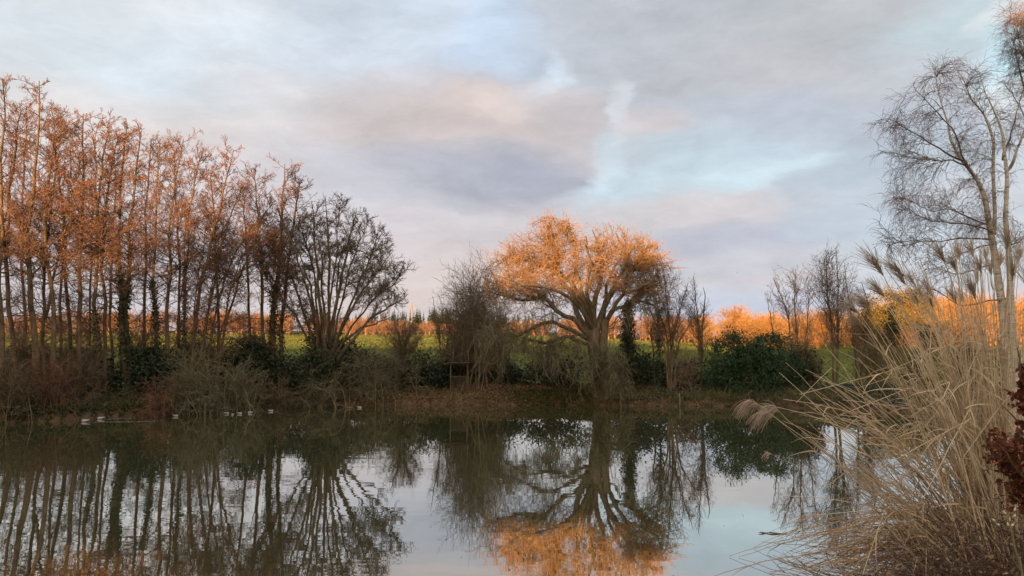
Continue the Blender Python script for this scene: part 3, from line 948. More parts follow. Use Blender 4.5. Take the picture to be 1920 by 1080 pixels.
# ------------------------------------------------------------------ shrubs
def twiggy_shrub(name, label, px, py, D, w, h, seed, n=60, mat='shrub_twig', droop=0.0, n3=6, n4=4, cat_='shrub', group=None, leaves=None, spread=.35, r=.02, tilt=0):
    """stems from the ground into a half dome w wide and h high (picture pixels)"""
    R = np.random.default_rng(seed)
    k = D / F
    g = gp(px, D)
    top = P(px, py - h, D)[2]
    H = max(.5, top - g[2])
    t = thing(name, label, cat_, g, group)
    u = nrm(R.normal(0, 1, (n, 3))); u[:, 2] = np.abs(u[:, 2])
    u *= R.uniform(.35, 1, (n, 1)) ** .5
    T = g + u * np.array([w * k * .5, w * k * .45, H]) + np.array([tilt * k, 0, 0]) * u[:, 2:3]
    b = g + np.stack([R.normal(0, w * k * .5 * spread, n), R.normal(0, w * k * .4 * spread, n), np.zeros(n)], 1)
    b[:, 2] = np.maximum(gz(b[:, 0], b[:, 1]), -.05) - .05
    tt = np.linspace(0, 1, 8)[None, :, None]
    ctrl = b + np.stack([(T[:, 0] - b[:, 0]) * .25, (T[:, 1] - b[:, 1]) * .25, (T[:, 2] - b[:, 2]) * R.uniform(.75, 1.25, n)], 1)
    pts = b[:, None] * (1 - tt) ** 2 + 2 * ctrl[:, None] * tt * (1 - tt) + T[:, None] * tt ** 2
    pts = pts + R.normal(0, .05, pts.shape) * np.linspace(0, 1, 8)[None, :, None]
    rad = R.uniform(.6, 1.2, n)[:, None] * r * np.linspace(1, .35, 8)[None]
    tp = (0, 0, .06 - droop)
    b2 = branch(pts, rad, n3, .2, 1, 45, -.42, .3, 6, .17, tp, .0125, R, rk=.6)
    b3 = branch(*b2, n4, .1, 1, 48, -.5, .3, 4, .22, tp, .0105, R, rk=.7)
    for a in (pts, b2[0], b3[0]):
        a[..., 2] = np.maximum(a[..., 2], np.maximum(gz(a[..., 0], a[..., 1]), 0.0) - .06)
    part('stems', tube_arrays(pts, rad, 5), mat, t)
    part('twigs', merge(tube_arrays(*b2, 3), tube_arrays(*b3, 3)), mat, t)
    if leaves:
        ln, lm_, ls = leaves
        c = along(b3[0], ln, R, 0, 1) + R.normal(0, .05, (ln, 3))
        part('leaves', leaf_arrays(c, ls, R), lm_, t, smooth=False)
    return t


def leafy_shrub(name, label, ells, D, seed, n=5000, mat='evergreen', size=.14, cat_='shrub', group=None, clumps=70, sig=.32, depth=.8, droop=0.0, stems=10, aspect=.55):
    R = np.random.default_rng(seed)
    cx = np.mean([e[0] for e in ells])
    g = gp(cx, D)
    t = thing(name, label, cat_, g, group)
    C = in_ellipsoids(ells, clumps, D, R, depth, .2)
    C[:, 2] = np.maximum(C[:, 2], gz(C[:, 0], C[:, 1]) + .1)
    b = g + np.stack([R.normal(0, .5, stems), R.normal(0, .3, stems), np.zeros(stems)], 1)
    b[:, 2] = gz(b[:, 0], b[:, 1]) - .05
    near = C[R.integers(0, clumps, stems * 4)]
    bb = np.repeat(b, 4, 0)
    tt = np.linspace(0, 1, 6)[None, :, None]
    mid = bb * .5 + near * .5 + np.array([0, 0, .3])
    pts = bb[:, None] * (1 - tt) ** 2 + 2 * mid[:, None] * tt * (1 - tt) + near[:, None] * tt ** 2
    part('stems', tube_arrays(pts, np.broadcast_to(np.linspace(.035, .01, 6), (len(pts), 6)).copy(), 5), 'shrub_twig', t)
    i = R.integers(0, clumps, n)
    off = R.normal(0, 1, (n, 3)) * np.array([1, 1, .75]) * sig * R.uniform(.6, 1.4, (clumps, 1))[i]
    c = C[i] + off
    c[:, 2] = np.maximum(c[:, 2], np.maximum(gz(c[:, 0], c[:, 1]), 0) + .03)
    d = nrm(nrm(off) * .8 + R.normal(0, .55, off.shape) + np.array([0, 0, -droop]))
    part('foliage', leaf_arrays(c, size, R, dirs=d, aspect=aspect), mat, t, smooth=False)
    return t


leafy_shrub('bamboo_clump', 'big dark green bamboo thicket on the far bank under the orange trees', [
    (1362, 672, 36, 40), (1352, 700, 30, 36), (1408, 680, 44, 44), (1450, 672, 42, 44), (1476, 700, 34, 42), (1410, 715, 70, 26), (1380, 640, 18, 14), (1440, 640, 24, 14)],
    49.5, 41, n=34000, mat='bamboo', size=.17, clumps=300, sig=.27, cat_='bamboo', droop=.35, aspect=.34)
# tangled thicket left of the oak, bare on top and ivied inside
twiggy_shrub('thicket', 'tall tangled thicket of grey twigs over the lattice shelter', 892, 716, 53.2, 126, 205, 42, n=230, mat='hazel_twig', n3=8, n4=5, cat_='thicket', spread=.6, r=.03)
leafy_shrub('ivy_mound', 'dark ivy heart filling the tangled thicket beside the lattice shelter', [(868, 630, 30, 50), (850, 680, 34, 36), (905, 660, 44, 40), (930, 690, 40, 26)], 54, 43, n=5200, clumps=110, mat='ivy', size=.16, cat_='ivy')
for j, (lab, px, py, D, w, h, n, mat, lv) in enumerate([
    ('brown bramble bank at the far left edge, trailing to the water', 20, 770, 37.5, 130, 110, 60, 'shrub_twig', (1200, 'bramble_leaf', .09)),
    ('tangle of brown twigs beneath the tallest alder', 92, 765, 39, 120, 120, 60, 'red_twig', None),
    ('twiggy thicket filling the gap left of the twin ivied trunks', 160, 752, 41, 100, 110, 50, 'shrub_twig', None),
    ('dense greenish twig thicket right of the twin ivied trunks', 372, 765, 42.5, 150, 120, 95, 'lichen_twig', None),
    ('fine twig thicket spreading below the arched alders', 452, 762, 44, 130, 95, 80, 'lichen_twig', None),
    ('reddish twig bush under the straight bare barked alder', 300, 768, 40.5, 90, 70, 45, 'red_twig', None),
    ('pale twig bush at the waters edge below the right end of the alders', 520, 758, 45, 100, 60, 50, 'shrub_twig', None),
    ('spreading low twigs right of the domed tree trunk', 690, 716, 48.5, 130, 80, 60, 'lichen_twig', None),
    ('low bare bush between the oak trunk and the ivy tree', 1160, 730, 48.3, 70, 70, 45, 'lichen_twig', None),
    ('thin bare bush in front of the bamboo left side', 1284, 728, 50, 70, 90, 40, 'hazel_twig', None),
    ('bare scrub behind the bamboo at its right foot', 1506, 728, 50, 70, 90, 45, 'shrub_twig', None),
    ('dull scrub behind the reeds, leftmost of three', 1640, 725, 51, 90, 110, 60, 'shrub_twig', (700, 'bramble_leaf', .09)),
    ('dull scrub behind the reeds, middle of three', 1720, 725, 50, 100, 100, 60, 'shrub_twig', (700, 'bramble_leaf', .09)),
    ('dull scrub behind the reeds, rightmost of three', 1810, 725, 50, 110, 110, 60, 'shrub_twig', (700, 'bramble_leaf', .09)),
    ('scrub of fine brown twigs behind the first trunks at the left edge', 40, 735, 44, 150, 150, 80, 'shrub_twig', None),
    ('scrub of fine brown twigs behind the slim straight alders', 150, 735, 45, 120, 150, 70, 'shrub_twig', None),
    ('scrub of fine brown twigs right behind the twin ivied trunks', 260, 735, 45, 110, 140, 70, 'shrub_twig', None),
    ('scrub of fine twigs behind the pole thicket', 380, 730, 47, 150, 140, 90, 'shrub_twig', None),
    ('scrub of fine twigs behind the arched alders', 470, 725, 48, 120, 110, 70, 'shrub_twig', None),
    ('low twig growth around the foot of the domed tree', 600, 730, 46.8, 130, 70, 60, 'lichen_twig', None),
    ('low arching twigs right of the domed tree, over the litter bank', 750, 715, 50, 110, 66, 50, 'lichen_twig', None),
]):
    twiggy_shrub('bare_shrub', lab, px, py, D, w, h, 60 + j, n=n, mat=mat, group='bare shrubs along the far bank', leaves=lv, droop=.1)
for j, (lab, ells, D, n) in enumerate([
    ('dark evergreen bush at the foot of the domed tree, left side', [(575, 705, 46, 30), (600, 680, 30, 24)], 47.5, 3600),
    ('dark evergreen bush among the right end alders', [(468, 668, 30, 36), (455, 700, 36, 28)], 47, 2600),
    ('dark ivy bush behind the straight bare barked alder', [(285, 690, 42, 36), (262, 720, 40, 24)], 43.5, 3200),
    ('low dark ivy heap in the shade below the kinked alder', [(120, 722, 60, 30), (190, 724, 40, 24)], 43, 3200),
    ('dark clipped hedge right of the domed tree', [(690, 695, 24, 34), (735, 700, 34, 26)], 50.5, 3400),
    ('rounded dark hedge left of the lattice shelter', [(790, 690, 40, 30), (770, 708, 40, 20), (822, 700, 24, 26)], 51, 3600),
    ('ivy covered bush around the domed tree fork', [(612, 650, 34, 30), (630, 690, 30, 24)], 48.6, 2600),
    ('leafy green bush hugging the ivy tree, right of the oak trunk', [(1200, 695, 34, 28), (1168, 690, 22, 34)], 51, 2800),
    ('low dark bush between oak and thicket, under the hanging twigs', [(1060, 690, 44, 26), (1010, 700, 40, 20)], 52, 2400),
    ('thin leaved green bush at the right foot of the bamboo', [(1512, 690, 22, 34)], 50.5, 1200),
    ('dark shade bush behind the thickest alder trunk', [(60, 690, 50, 40), (20, 700, 40, 40)], 46, 2600),
    ('dark shade bush behind the slim straight alders', [(150, 690, 44, 34), (190, 700, 30, 40)], 46.5, 2400),
    ('dark shade bush behind the poles of the thicket', [(350, 690, 50, 44), (400, 700, 40, 34)], 47.5, 3000),
    ('low dark hedge running behind the lattice shelter', [(860, 700, 40, 26), (930, 705, 50, 22)], 53, 2600),
    ('low scrubby hedge between the hazel and the bamboo', [(1250, 705, 40, 22), (1300, 700, 34, 26)], 52.5, 2000),
    ('dark bush against the domed tree, right behind its trunk', [(650, 680, 30, 34), (640, 700, 30, 24)], 51, 2200),
    ('dark foot growth behind the thick ivied alder', [(520, 700, 34, 34)], 48, 1800),
]):
    leafy_shrub('evergreen_bush', lab, ells, D, 80 + j, n=int(n * 1.9), size=.17, clumps=80, group='evergreen bushes along the far bank')


# ------------------------------------------------------------------ what covers the banks
def scatter(n, px0, px1, s0, s1, R, fn=None):
    """points on the far bank: picture column range and distance from the water's edge"""
    px = R.uniform(px0, px1, n) + R.normal(0, 1, n) * min(45, (px1 - px0) * .22); off = s0 + (s1 - s0) * R.uniform(0, 1, n) * (1 + .35 * np.sin(px * .11) * np.sin(px * .037 + 1)) + .12 * np.sin(px * .23)
    Dm = np.interp(px, [a for a, b in _far], [W(a, b)[1] for a, b in _far]) + off
    x = (px - 960) / F * Dm / (CP) * 1.0
    return np.stack([x, Dm, gz(x, Dm)], 1)


def heap(c, R, scale, hgt):
    """raise points into uneven hummocks"""
    h = (np.sin(c[:, 0] * 1.1 + 3) + np.sin(c[:, 0] * 2.7 + c[:, 1] * 1.3) + np.sin(c[:, 0] * .43 + 1.2) * 1.2) / 3.2
    c = c.copy(); c[:, 2] += np.abs(R.normal(0, 1, len(c))) * scale + np.maximum(0, h) * hgt * R.uniform(0, 1, len(c))
    return c


R = np.random.default_rng(200)
c = heap(scatter(26000, 540, 1260, .0, 6.0, R), R, .05, .12)
setting('leaf_litter', leaf_arrays(c, .13, R, dirs=nrm(R.normal(0, 1, c.shape) * np.array([1, 1, .35]))), 'litter', 'stuff', False)
c = np.concatenate([heap(scatter(15000, -120, 540, .0, 3.6, R), R, .1, .7), heap(scatter(7000, -120, 560, -.2, .9, R), R, .12, .35), heap(scatter(5200, 990, 1100, -.1, 1.8, R), R, .07, .5)])
setting('bramble_cover', leaf_arrays(c, .13, R), 'bramble_leaf', 'stuff', False)
c = np.concatenate([heap(scatter(17000, 1190, 1900, -.15, 4.5, R), R, .1, .75), heap(scatter(6000, 40, 260, -.1, 2.6, R), R, .1, .9), heap(scatter(3000, 560, 900, 3.5, 6, R), R, .06, .4)])
setting('ground_ivy', leaf_arrays(c, .14, R), 'ivy', 'stuff', False)


def blades(base, hgt, R, lean=.5, wid=.008, K=4, mat='bank_blade', name='bank_grass'):
    n = len(base)
    d = nrm(R.normal(0, lean, (n, 3)) * np.array([1, 1, .2]) + np.array([0, 0, 1]))
    pts, rad = grow(base, d, hgt * R.uniform(.5, 1.3, n), K, .12, np.array([0, 0, -.18]), np.full(n, wid), wid * .2, R)
    side = nrm(np.cross(d, R.normal(0, 1, (n, 3))))
    return ribbon_arrays(pts, rad, side)


b = np.concatenate([scatter(1900, 560, 1300, .0, 1.2, R), scatter(1200, 700, 1250, 1.2, 5.5, R), scatter(2600, 1290, 1560, .0, 1.4, R), scatter(2600, -100, 560, .0, 1.6, R)])
setting('bank_grass', blades(b, .5, R, wid=.011), 'bank_blade', 'stuff', True)
# trailing stems at the water's edge
b = scatter(760, -80, 560, .0, 1.4, R)
d = nrm(R.normal(0, .7, b.shape) + np.array([0, -.5, .8]))
tr = grow(b, d, R.uniform(.6, 1.8, len(b)), 7, .12, np.array([0, 0, -.2]), np.full(len(b), .011), .005, R)
tr[0][..., 2] = np.maximum(tr[0][..., 2], .02)
setting('trailing_undergrowth', tube_arrays(*tr, 3), 'shrub_twig', 'stuff')
# tall pale dead stalks on the ivied bank under the bamboo
b = scatter(240, 1230, 1660, .0, 1.5, R)
d = nrm(R.normal(0, .35, b.shape) + np.array([0, -.1, 1]))
tr = grow(b, d, R.uniform(.3, 1.0, len(b)), 6, .1, np.array([0, 0, -.1]), np.full(len(b), .009), .004, R)
setting('dead_stalks_undergrowth', tube_arrays(*tr, 3), 'driftwood', 'stuff')

# meadow grass, seen edge on
n = 150000
D = np.concatenate([R.uniform(58, 130, n // 4), R.uniform(110, 275, n - n // 4)])
px = R.uniform(-60, 1980, n)
x = (px - 960) / F * D
b = np.stack([x, D, gz(x, D)], 1)
d = nrm(R.normal(0, .45, b.shape) + np.array([0, 0, 1]))
hh = R.uniform(.12, .3, n)[:, None]
s = nrm(np.stack([R.normal(0, 1, n), R.normal(0, .6, n), np.zeros(n)], 1)) * R.uniform(.06, .16, n)[:, None]
v = np.stack([b - s, b + s, b + d * hh], 1).reshape(-1, 3)
setting('field_grass', (v, np.arange(n * 3).reshape(-1, 3)), 'field_blade', 'stuff', False)


# ------------------------------------------------------------------ the woods beyond the field
def crown_arrays(w, h, n1, n2, n3, R, r=.05, lowest=.05, conif=False):
    """one leafless crown standing at the origin: vertices, quads"""
    st = np.zeros((1, 6, 3)); st[0, :, 2] = np.linspace(-.3, h * .55, 6)
    st[0, 1:, :2] += R.normal(0, w * .03, (5, 2))
    sr_ = np.linspace(r * 3.5, r * 1.2, 6)[None]
    u = nrm(R.normal(0, 1, (n1, 3))) * R.uniform(.5, 1, (n1, 1)) ** .5
    T = np.array([0, 0, h * (.5 + lowest)]) + u * np.array([w / 2, w / 2, h * (.5 - lowest)])
    b1 = to_targets(st, sr_, T, 5, .04, R, r * .45)
    b2 = branch(*b1, n2, .25, 1, 42, -.45, .3, 4, .15, (0, 0, .08), r * .36, R, rk=.7)
    tw = [tube_arrays(st, sr_, 5), tube_arrays(*b1, 3), tube_arrays(*b2, 3)]
    if n3:
        b3 = branch(*b2, n3, .2, 1, 42, -.5, .3, 3, .15, (0, 0, .08), r * .3, R, rk=.8)
        tw.append(tube_arrays(*b3, 3))
    return merge(*tw)


def place(vq_list, spots, R):
    vs, qs, o = [], [], 0
    for p, s in spots:
        v, q = vq_list[R.integers(len(vq_list))]
        a = R.uniform(0, 2 * math.pi); ca, sa = math.cos(a), math.sin(a)
        r = np.stack([v[:, 0] * ca - v[:, 1] * sa, v[:, 0] * sa + v[:, 1] * ca, v[:, 2]], 1) * s + p
        vs.append(r); qs.append(q + o); o += len(v)
    return np.concatenate(vs), np.concatenate(qs)


R = np.random.default_rng(300)
var = [crown_arrays(7.5, 8.0, 20, 7, 5, R, r=.095) for _ in range(7)]
spots = []
for k in range(430):
    px = R.uniform(-140, 1330)
    D = R.uniform(262, 300)
    p = gp(px, D)
    top = np.interp(px, [0, 520, 700, 850, 1150, 1340], [592, 590, 606, 612, 598, 595]) + R.normal(0, 6)
    H = P(px, top, D)[2] - p[2]
    spots.append((p, max(.5, H / 8.0)))
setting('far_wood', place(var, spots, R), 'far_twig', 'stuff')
spots = []
for k in range(190):
    px = R.uniform(1300, 2050)
    D = R.uniform(205, 250)
    p = gp(px, D)
    top = np.interp(px, [1300, 1400, 1600, 1700, 2000], [600, 597, 597, 570, 562]) + R.normal(0, 9)
    H = P(px, top, D)[2] - p[2]
    spots.append((p, max(.5, H / 8.0)))
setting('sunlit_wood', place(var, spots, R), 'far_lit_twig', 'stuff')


def conifer_arrays(h, R, n=260):
    z = R.uniform(.08, 1, n); a = R.uniform(0, 2 * math.pi, n)
    L = (1.02 - z) * h * .24 * R.uniform(.7, 1.2, n)
    b = np.stack([np.zeros(n), np.zeros(n), z * h], 1)
    d = np.stack([np.cos(a), np.sin(a), R.uniform(-.5, -.1, n)], 1)
    tip = b + d * L[:, None]
    s = np.stack([-np.sin(a), np.cos(a), np.zeros(n)], 1) * (L * .3)[:, None]
    m = b * .45 + tip * .55
    v = np.stack([b, m - s, tip, m + s], 1).reshape(-1, 3)
    return v, np.arange(n * 4).reshape(-1, 4)


var = [conifer_arrays(1.0, R) for _ in range(5)]
spots = []
for k in range(150):
    px = R.uniform(600, 1000); D = R.uniform(400, 470)
    p = gp(px, D)
    top = np.interp(px, [600, 690, 760, 860, 1000], [596, 588, 580, 578, 590]) + R.normal(0, 4)
    spots.append((p, P(px, top, D)[2] - p[2]))
setting('far_conifer_wood', place(var, spots, R), 'far_conifer', 'stuff', False)

# single trees standing before the sunlit wood
FT = 'orange lit trees beyond the field'
for j, (lab, px, D, top, wpx, n1) in enumerate([
    ('ragged orange lit tree with a spiky top, beyond the bamboo left half', 1378, 190, 570, 70, 34),
    ('rounded orange lit tree right above the bamboo middle', 1440, 185, 588, 100, 44),
    ('rounded orange lit tree behind the twin stemmed bare tree', 1534, 180, 580, 116, 44),
    ('glowing orange tree behind the reed plumes, left of two', 1706, 170, 546, 150, 54),
    ('glowing orange tree behind the reed stems, right of two', 1812, 172, 548, 150, 54),
]):
    R = np.random.default_rng(330 + j)
    p = gp(px, D)
    H = P(px, top, D)[2] - p[2]; w = wpx * D / F
    t = thing('sunlit_tree', lab, 'tree', p, FT)
    st = np.zeros((1, 8, 3)); st[0, :, 2] = np.linspace(-.2, H * .6, 8); st[0, 1:, :2] += R.normal(0, .12, (7, 2)); st = st + p
    sr_ = np.linspace(.3, .09, 8)[None]
    u = nrm(R.normal(0, 1, (n1 * 2, 3))) * R.uniform(.5, 1, (n1 * 2, 1)) ** .4
    T = p + np.array([0, 0, H * .53]) + u * np.array([w / 2, w / 2, H * .46])
    b1 = to_targets(st, sr_, T, 6, .04, R, .03)
    b2 = branch(*b1, 9, .2, 1, 45, -.4, .3, 4, .15, (0, 0, .06), .035, R, rk=.7)
    b3 = branch(*b2, 6, .2, 1, 45, -.55, .3, 3, .15, (0, 0, .06), .03, R, rk=.8)
    part('trunk', merge(tube_arrays(st, sr_, 6), tube_arrays(*b1, 4)), 'far_twig', t)
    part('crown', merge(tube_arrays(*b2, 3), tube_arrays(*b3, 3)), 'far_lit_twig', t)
leafy_shrub('olive_oak', 'tree still in olive gold leaf, standing behind the leftmost reed plumes', [(1660, 572, 50, 32), (1640, 605, 40, 34), (1704, 580, 48, 36), (1740, 600, 30, 40), (1680, 630, 60, 24)],
            120, 350, n=9000, mat='olive_leaf', size=.36, clumps=120, sig=.62, cat_='tree', stems=14)
leafy_shrub('dark_holly', 'narrow dark evergreen in front of the glowing orange trees', [(1672, 600, 10, 26), (1672, 630, 14, 24)], 90, 351, n=1600, mat='evergreen', size=.22, clumps=30, sig=.3, cat_='tree')
leafy_shrub('dark_holly', 'small dark evergreen low behind the reed stems', [(1745, 632, 20, 22)], 100, 352, n=1400, mat='evergreen', size=.22, clumps=30, sig=.35, cat_='tree')

# unseen wood behind the camera, shaped so its long shadow lies over the pond
R = np.random.default_rng(400)
n = 26000
x = R.uniform(-150, 80, n); y = -62 + R.normal(0, 5, n)
# (x, depth, height) down to which the evening sun still reaches
REACH = [(-60, 60, 7.5), (-40, 42, 9), (-30.5, 42, 9.8), (-27.0, 42, 9.0), (-25, 42, 6.2), (-20.5, 42, 6.4), (-18.6, 45, 9.0), (-15.6, 46, 8.2), (-14.6, 46, 10), (-13.6, 48, 14), (-8, 48, 14.5), (-5.5, 49, 11.5),
         (-2, 49, 6.3), (5, 49, 6.3), (9.5, 50, 8.6), (12.5, 50, 7.6), (17, 51, 7.2), (19.5, 51, 7.4), (21, 52, 11.5), (24, 52, 12.5), (29, 52, 11)]
XO = [a_ - (b_ + 62) * math.tan(SUN_AZ) for a_, b_, c_ in REACH]
HO = [c_ + (b_ + 62) / math.cos(SUN_AZ) * math.tan(SUN_EL) - 1.9 for a_, b_, c_ in REACH]


def skyline(x):
    return np.interp(x, XO, HO) + .4 * np.sin(x * .75) + .35 * np.sin(x * 1.9 + 1) + .2 * np.sin(x * 4.3)


z = gz(x, y) + skyline(x) * R.uniform(0, 1, n) ** .6
leaves_ = leaf_arrays(np.stack([x, y, z], 1), 1.5, R, aspect=.7)
gx = np.arange(-152, 82, .5); gt = np.linspace(0, 1, 22)
GX, GT = np.meshgrid(gx, gt, indexing='ij')
GY = -62 - np.cos(GT * math.pi) * 5 + R.normal(0, .3, GX.shape)
GZ = gz(GX, GY) - .3 + (skyline(GX) - .5) * np.sin(GT * math.pi) ** .5 + R.normal(0, .2, GX.shape)
nv = len(gt)
i_, j_ = np.meshgrid(np.arange(len(gx) - 1), np.arange(nv - 1), indexing='ij')
k_ = i_ * nv + j_
core = (np.stack([GX, GY, GZ], -1).reshape(-1, 3), np.stack([k_, k_ + nv, k_ + nv + 1, k_ + 1], -1).reshape(-1, 4))  # solid hull inside the leaves, added to stop sun leaking through
setting('unseen_shade_wood', merge(leaves_, core), 'evergreen', 'stuff', False)

# ------------------------------------------------------------------ built things on the far bank
p = gp(858, 50.2)
t = thing('lattice_shelter', 'small wooden waterside shelter with a lattice front panel', 'shelter', p)
kx = 50.2 / F
X0, X1 = P(845, 700, 50.2)[0], P(876, 700, 50.2)[0]
Y0, Y1 = 50.2, 51.3
Zt = P(858, 683, 50.2)[2]; Zl = P(858, 706.5, 50.2)[2]
for xx in (X0, X1):
    for yy in (Y0, Y1):
        part('post', box_vq(xx - .035, xx + .035, yy - .035, yy + .035, p[2] - .2, Zt), 'wood', t, False)
lat = []
zb = p[2] + .02
w_, h_ = X1 - X0 - .07, Zl - zb
for s_ in (1, -1):
    nsl = 15
    for k in range(nsl):
        f0 = -h_ + (w_ + h_) * (k + .5) / nsl
        a0, a1 = max(0, f0), min(w_, f0 + h_)
        za, zc = a0 - f0, a1 - f0
        if s_ < 0: za, zc = h_ - za, h_ - zc
        yy = Y0 + (.006 if s_ > 0 else -.006)
        lat.append(bar_vq((X0 + .035 + a0, yy, zb + za), (X0 + .035 + a1, yy, zb + zc), .018, .008, up=(0, 1, 0)))
lat.append(bar_vq((X0 + .036, Y0, Zl + .025), (X1 - .036, Y0, Zl + .025), .05, .05))
lat.append(bar_vq((X0 + .036, Y0, zb - .02), (X1 - .036, Y0, zb - .02), .04, .04))
part('lattice_panel', merge(*lat), 'wood', t, False)
part('side_panel', box_vq(X0 - .012, X0 + .012, Y0 + .04, Y1 - .04, zb, Zl), 'wood', t, False)
part('beam', merge(bar_vq((X0 - .5, Y0, Zt + .042), (X1 + .15, Y0, Zt + .042), .08, .08), bar_vq((X0 - .5, Y1, Zt + .042), (X1 + .15, Y1, Zt + .042), .08, .08)), 'wood', t, False)
part('roof', box_vq(X0 - .3, X1 + .2, Y0 - .15, Y1 + .2, Zt + .085, Zt + .12), 'roof_felt', t, False)

# low rail by the water
a = P(556, 743.5, bank_D(566) + 1.5); b_ = P(579, 743.5, bank_D(566) + 1.5)
t = thing('wooden_rail', 'low wooden rail on one post at the water edge left of the domed tree', 'rail', gp(567, bank_D(566) + 1.5))
part('rail', bar_vq(a, b_, .06, .05), 'pale_wood', t, False)
part('post', bar_vq((b_[0], b_[1], float(gz(b_[0], b_[1])) - .2), b_ - np.array([0, 0, .026]), .06), 'pale_wood', t, False)
part('post', bar_vq((a[0], a[1], float(gz(a[0], a[1])) - .2), a - np.array([0, 0, .026]), .06), 'pale_wood', t, False)


def stick(name, label, px, py0, py1, D, r, lean=0, mat='driftwood', cat_='post', group=None):
    R = np.random.default_rng(int(px))
    a = P(px, py0, D); b = P(px + lean, py1, D)
    pts = resample([a, a * .5 + b * .5 + R.normal(0, .015, 3), b], 8, R)[None]
    o = link(name, None)
    COL.objects.unlink(o); bpy.data.objects.remove(o)
    v, q = tube_arrays(pts, taper(r, r * .8, 8)[None], 8)
    k = len(v)
    v = np.vstack([v, pts[0, -1][None]])    # closed top
    top = np.array([[k - 8 + i, k - 8 + (i + 1) % 8, k, k] for i in range(8)])
    me = make_mesh(name, v, np.vstack([q, top]), mat, True, a)
    o = link(name, me, None, a)
    return tag(o, label, cat_, group)


stick('mooring_post', 'grey weathered post standing in the water before the ivied bank', 1274, 766, 738, bank_D(1274) - .1, .05)
stick('stake', 'thin pale stake on the ivied bank left of the arching plume', 1369, 756, 710, bank_D(1369) + 1.0, .028)
stick('stake', 'thin leaning stake on the ivied bank beside the upright pale one', 1352, 750, 722, bank_D(1352) + 1.0, .022, 12)
stick('stake', 'thin stake rising from the water behind the arching plume', 1404, 775, 735, bank_D(1404) - .2, .022)
pd = 150
o = stick('utility_pole', 'slim lit pole standing in the far field left of the thicket', 772, 632, 566, pd, .15, 0, 'pale_wood', 'pole')
xx = P(772, 572, pd)
link('crossarm', make_mesh('crossarm', *bar_vq(xx + np.array([-.5, -.12, 0]), xx + np.array([.5, -.12, 0]), .09), 'pale_wood', False, np.array(o.location)), o)
# a bare branch fallen to the water under the arched alders
R = np.random.default_rng(55)
Db = bank_D(430) + .4
br = [limb([(455, 735), (440, 738), (434, 752), (420, 759), (402, 757)], Db, R, K=14, r0=.04, r1=.012, wob=.03)]
br.append(limb([(434, 752), (424, 764), (420, 771)], Db - .3, R, K=14, r0=.025, r1=.01, wob=.02))
br.append(limb([(430, 756), (412, 752), (400, 760)], Db - .2, R, K=14, r0=.02, r1=.008, wob=.03))
S = cat(*br)
tw = branch(*S, 5, .2, 1, 45, .5, .3, 5, .2, (0, 0, 0), .008, R)
v, q = merge(tube_arrays(*S, 6), tube_arrays(*tw, 3))
base = S[0][0, 0]
tag(link('fallen_branch', make_mesh('fallen_branch', v, q, 'driftwood', True, base), None, base), 'pale fallen branch bent down to the water near the row of four ducks', 'branch')
br = limb([(372, 778), (386, 762), (394, 748)], bank_D(380) - .1, R, K=10, r0=.03, r1=.02, wob=.02)
base = br[0][0, 0]
tag(link('fallen_branch', make_mesh('fallen_branch', *tube_arrays(*br, 6), 'driftwood', True, base), None, base), 'bare broken branch poking out of the water between the ducks', 'branch')


# ------------------------------------------------------------------ ducks and the bird
def lathe_path(path, rx, rz, S=12):
    """body of one surface along a path in the x-z plane, rx half width, rz half height"""
    path = np.asarray(path, float); K = len(path)
    tan = nrm(np.gradient(path, axis=0))
    up = np.stack([-tan[:, 1], tan[:, 0]], 1)
    a = np.arange(S) * 2 * math.pi / S
    v = np.empty((K, S, 3))
    v[:, :, 0] = path[:, 0:1] + up[:, 0:1] * np.sin(a)[None] * np.asarray(rz)[:, None]
    v[:, :, 2] = path[:, 1:2] + up[:, 1:2] * np.sin(a)[None] * np.asarray(rz)[:, None]
    v[:, :, 1] = np.cos(a)[None] * np.asarray(rx)[:, None]
    k = np.arange(K - 1)[:, None]; s = np.arange(S)[None]
    q = np.stack([k * S + s, k * S + (s + 1) % S, (k + 1) * S + (s + 1) % S, (k + 1) * S + s], -1).reshape(-1, 4)
    return v.reshape(-1, 3), q


DP = [(-.3, .13), (-.26, .12), (-.2, .09), (-.12, .065), (-.02, .055), (.08, .055), (.15, .07), (.19, .11), (.2, .16), (.205, .2), (.225, .235), (.255, .245), (.285, .238), (.305, .23), (.33, .222), (.352, .216)]
DX = [.008, .04, .075, .1, .112, .105, .082, .055, .04, .036, .042, .045, .036, .02, .019, .006]
DZ = [.004, .022, .05, .075, .088, .088, .075, .058, .042, .04, .044, .044, .034, .013, .008, .003]


def duck_mesh(hen=False):
    v, q = lathe_path(DP, DX, DZ)
    me = make_mesh('duck', v, q, 'duck_hen' if hen else 'duck_body')
    me.materials.append(M['duck_hen' if hen else 'duck_breast']); me.materials.append(M['duck_hen' if hen else 'duck_head']); me.materials.append(M['duck_bill'])
    ring = np.arange(len(q)) // 12
    mi = np.select([ring >= 12, ring >= 8, ring >= 5], [3, 2, 1], 0)
    me.polygons.foreach_set('material_index', mi.astype(np.int32))
    return me


dm, dh = duck_mesh(), duck_mesh(True)
wing_pts = None


def duck(px, py, label, heading, hen=False, s=1.0):
    p = W(px, py)
    o = link('duck', dh if hen else dm, None, (p[0], p[1], -.012))
    o.rotation_euler = (0, 0, math.radians(heading)); o.scale = (s,) * 3
    tag(o, label, 'duck', 'ducks along the far bank')
    return o


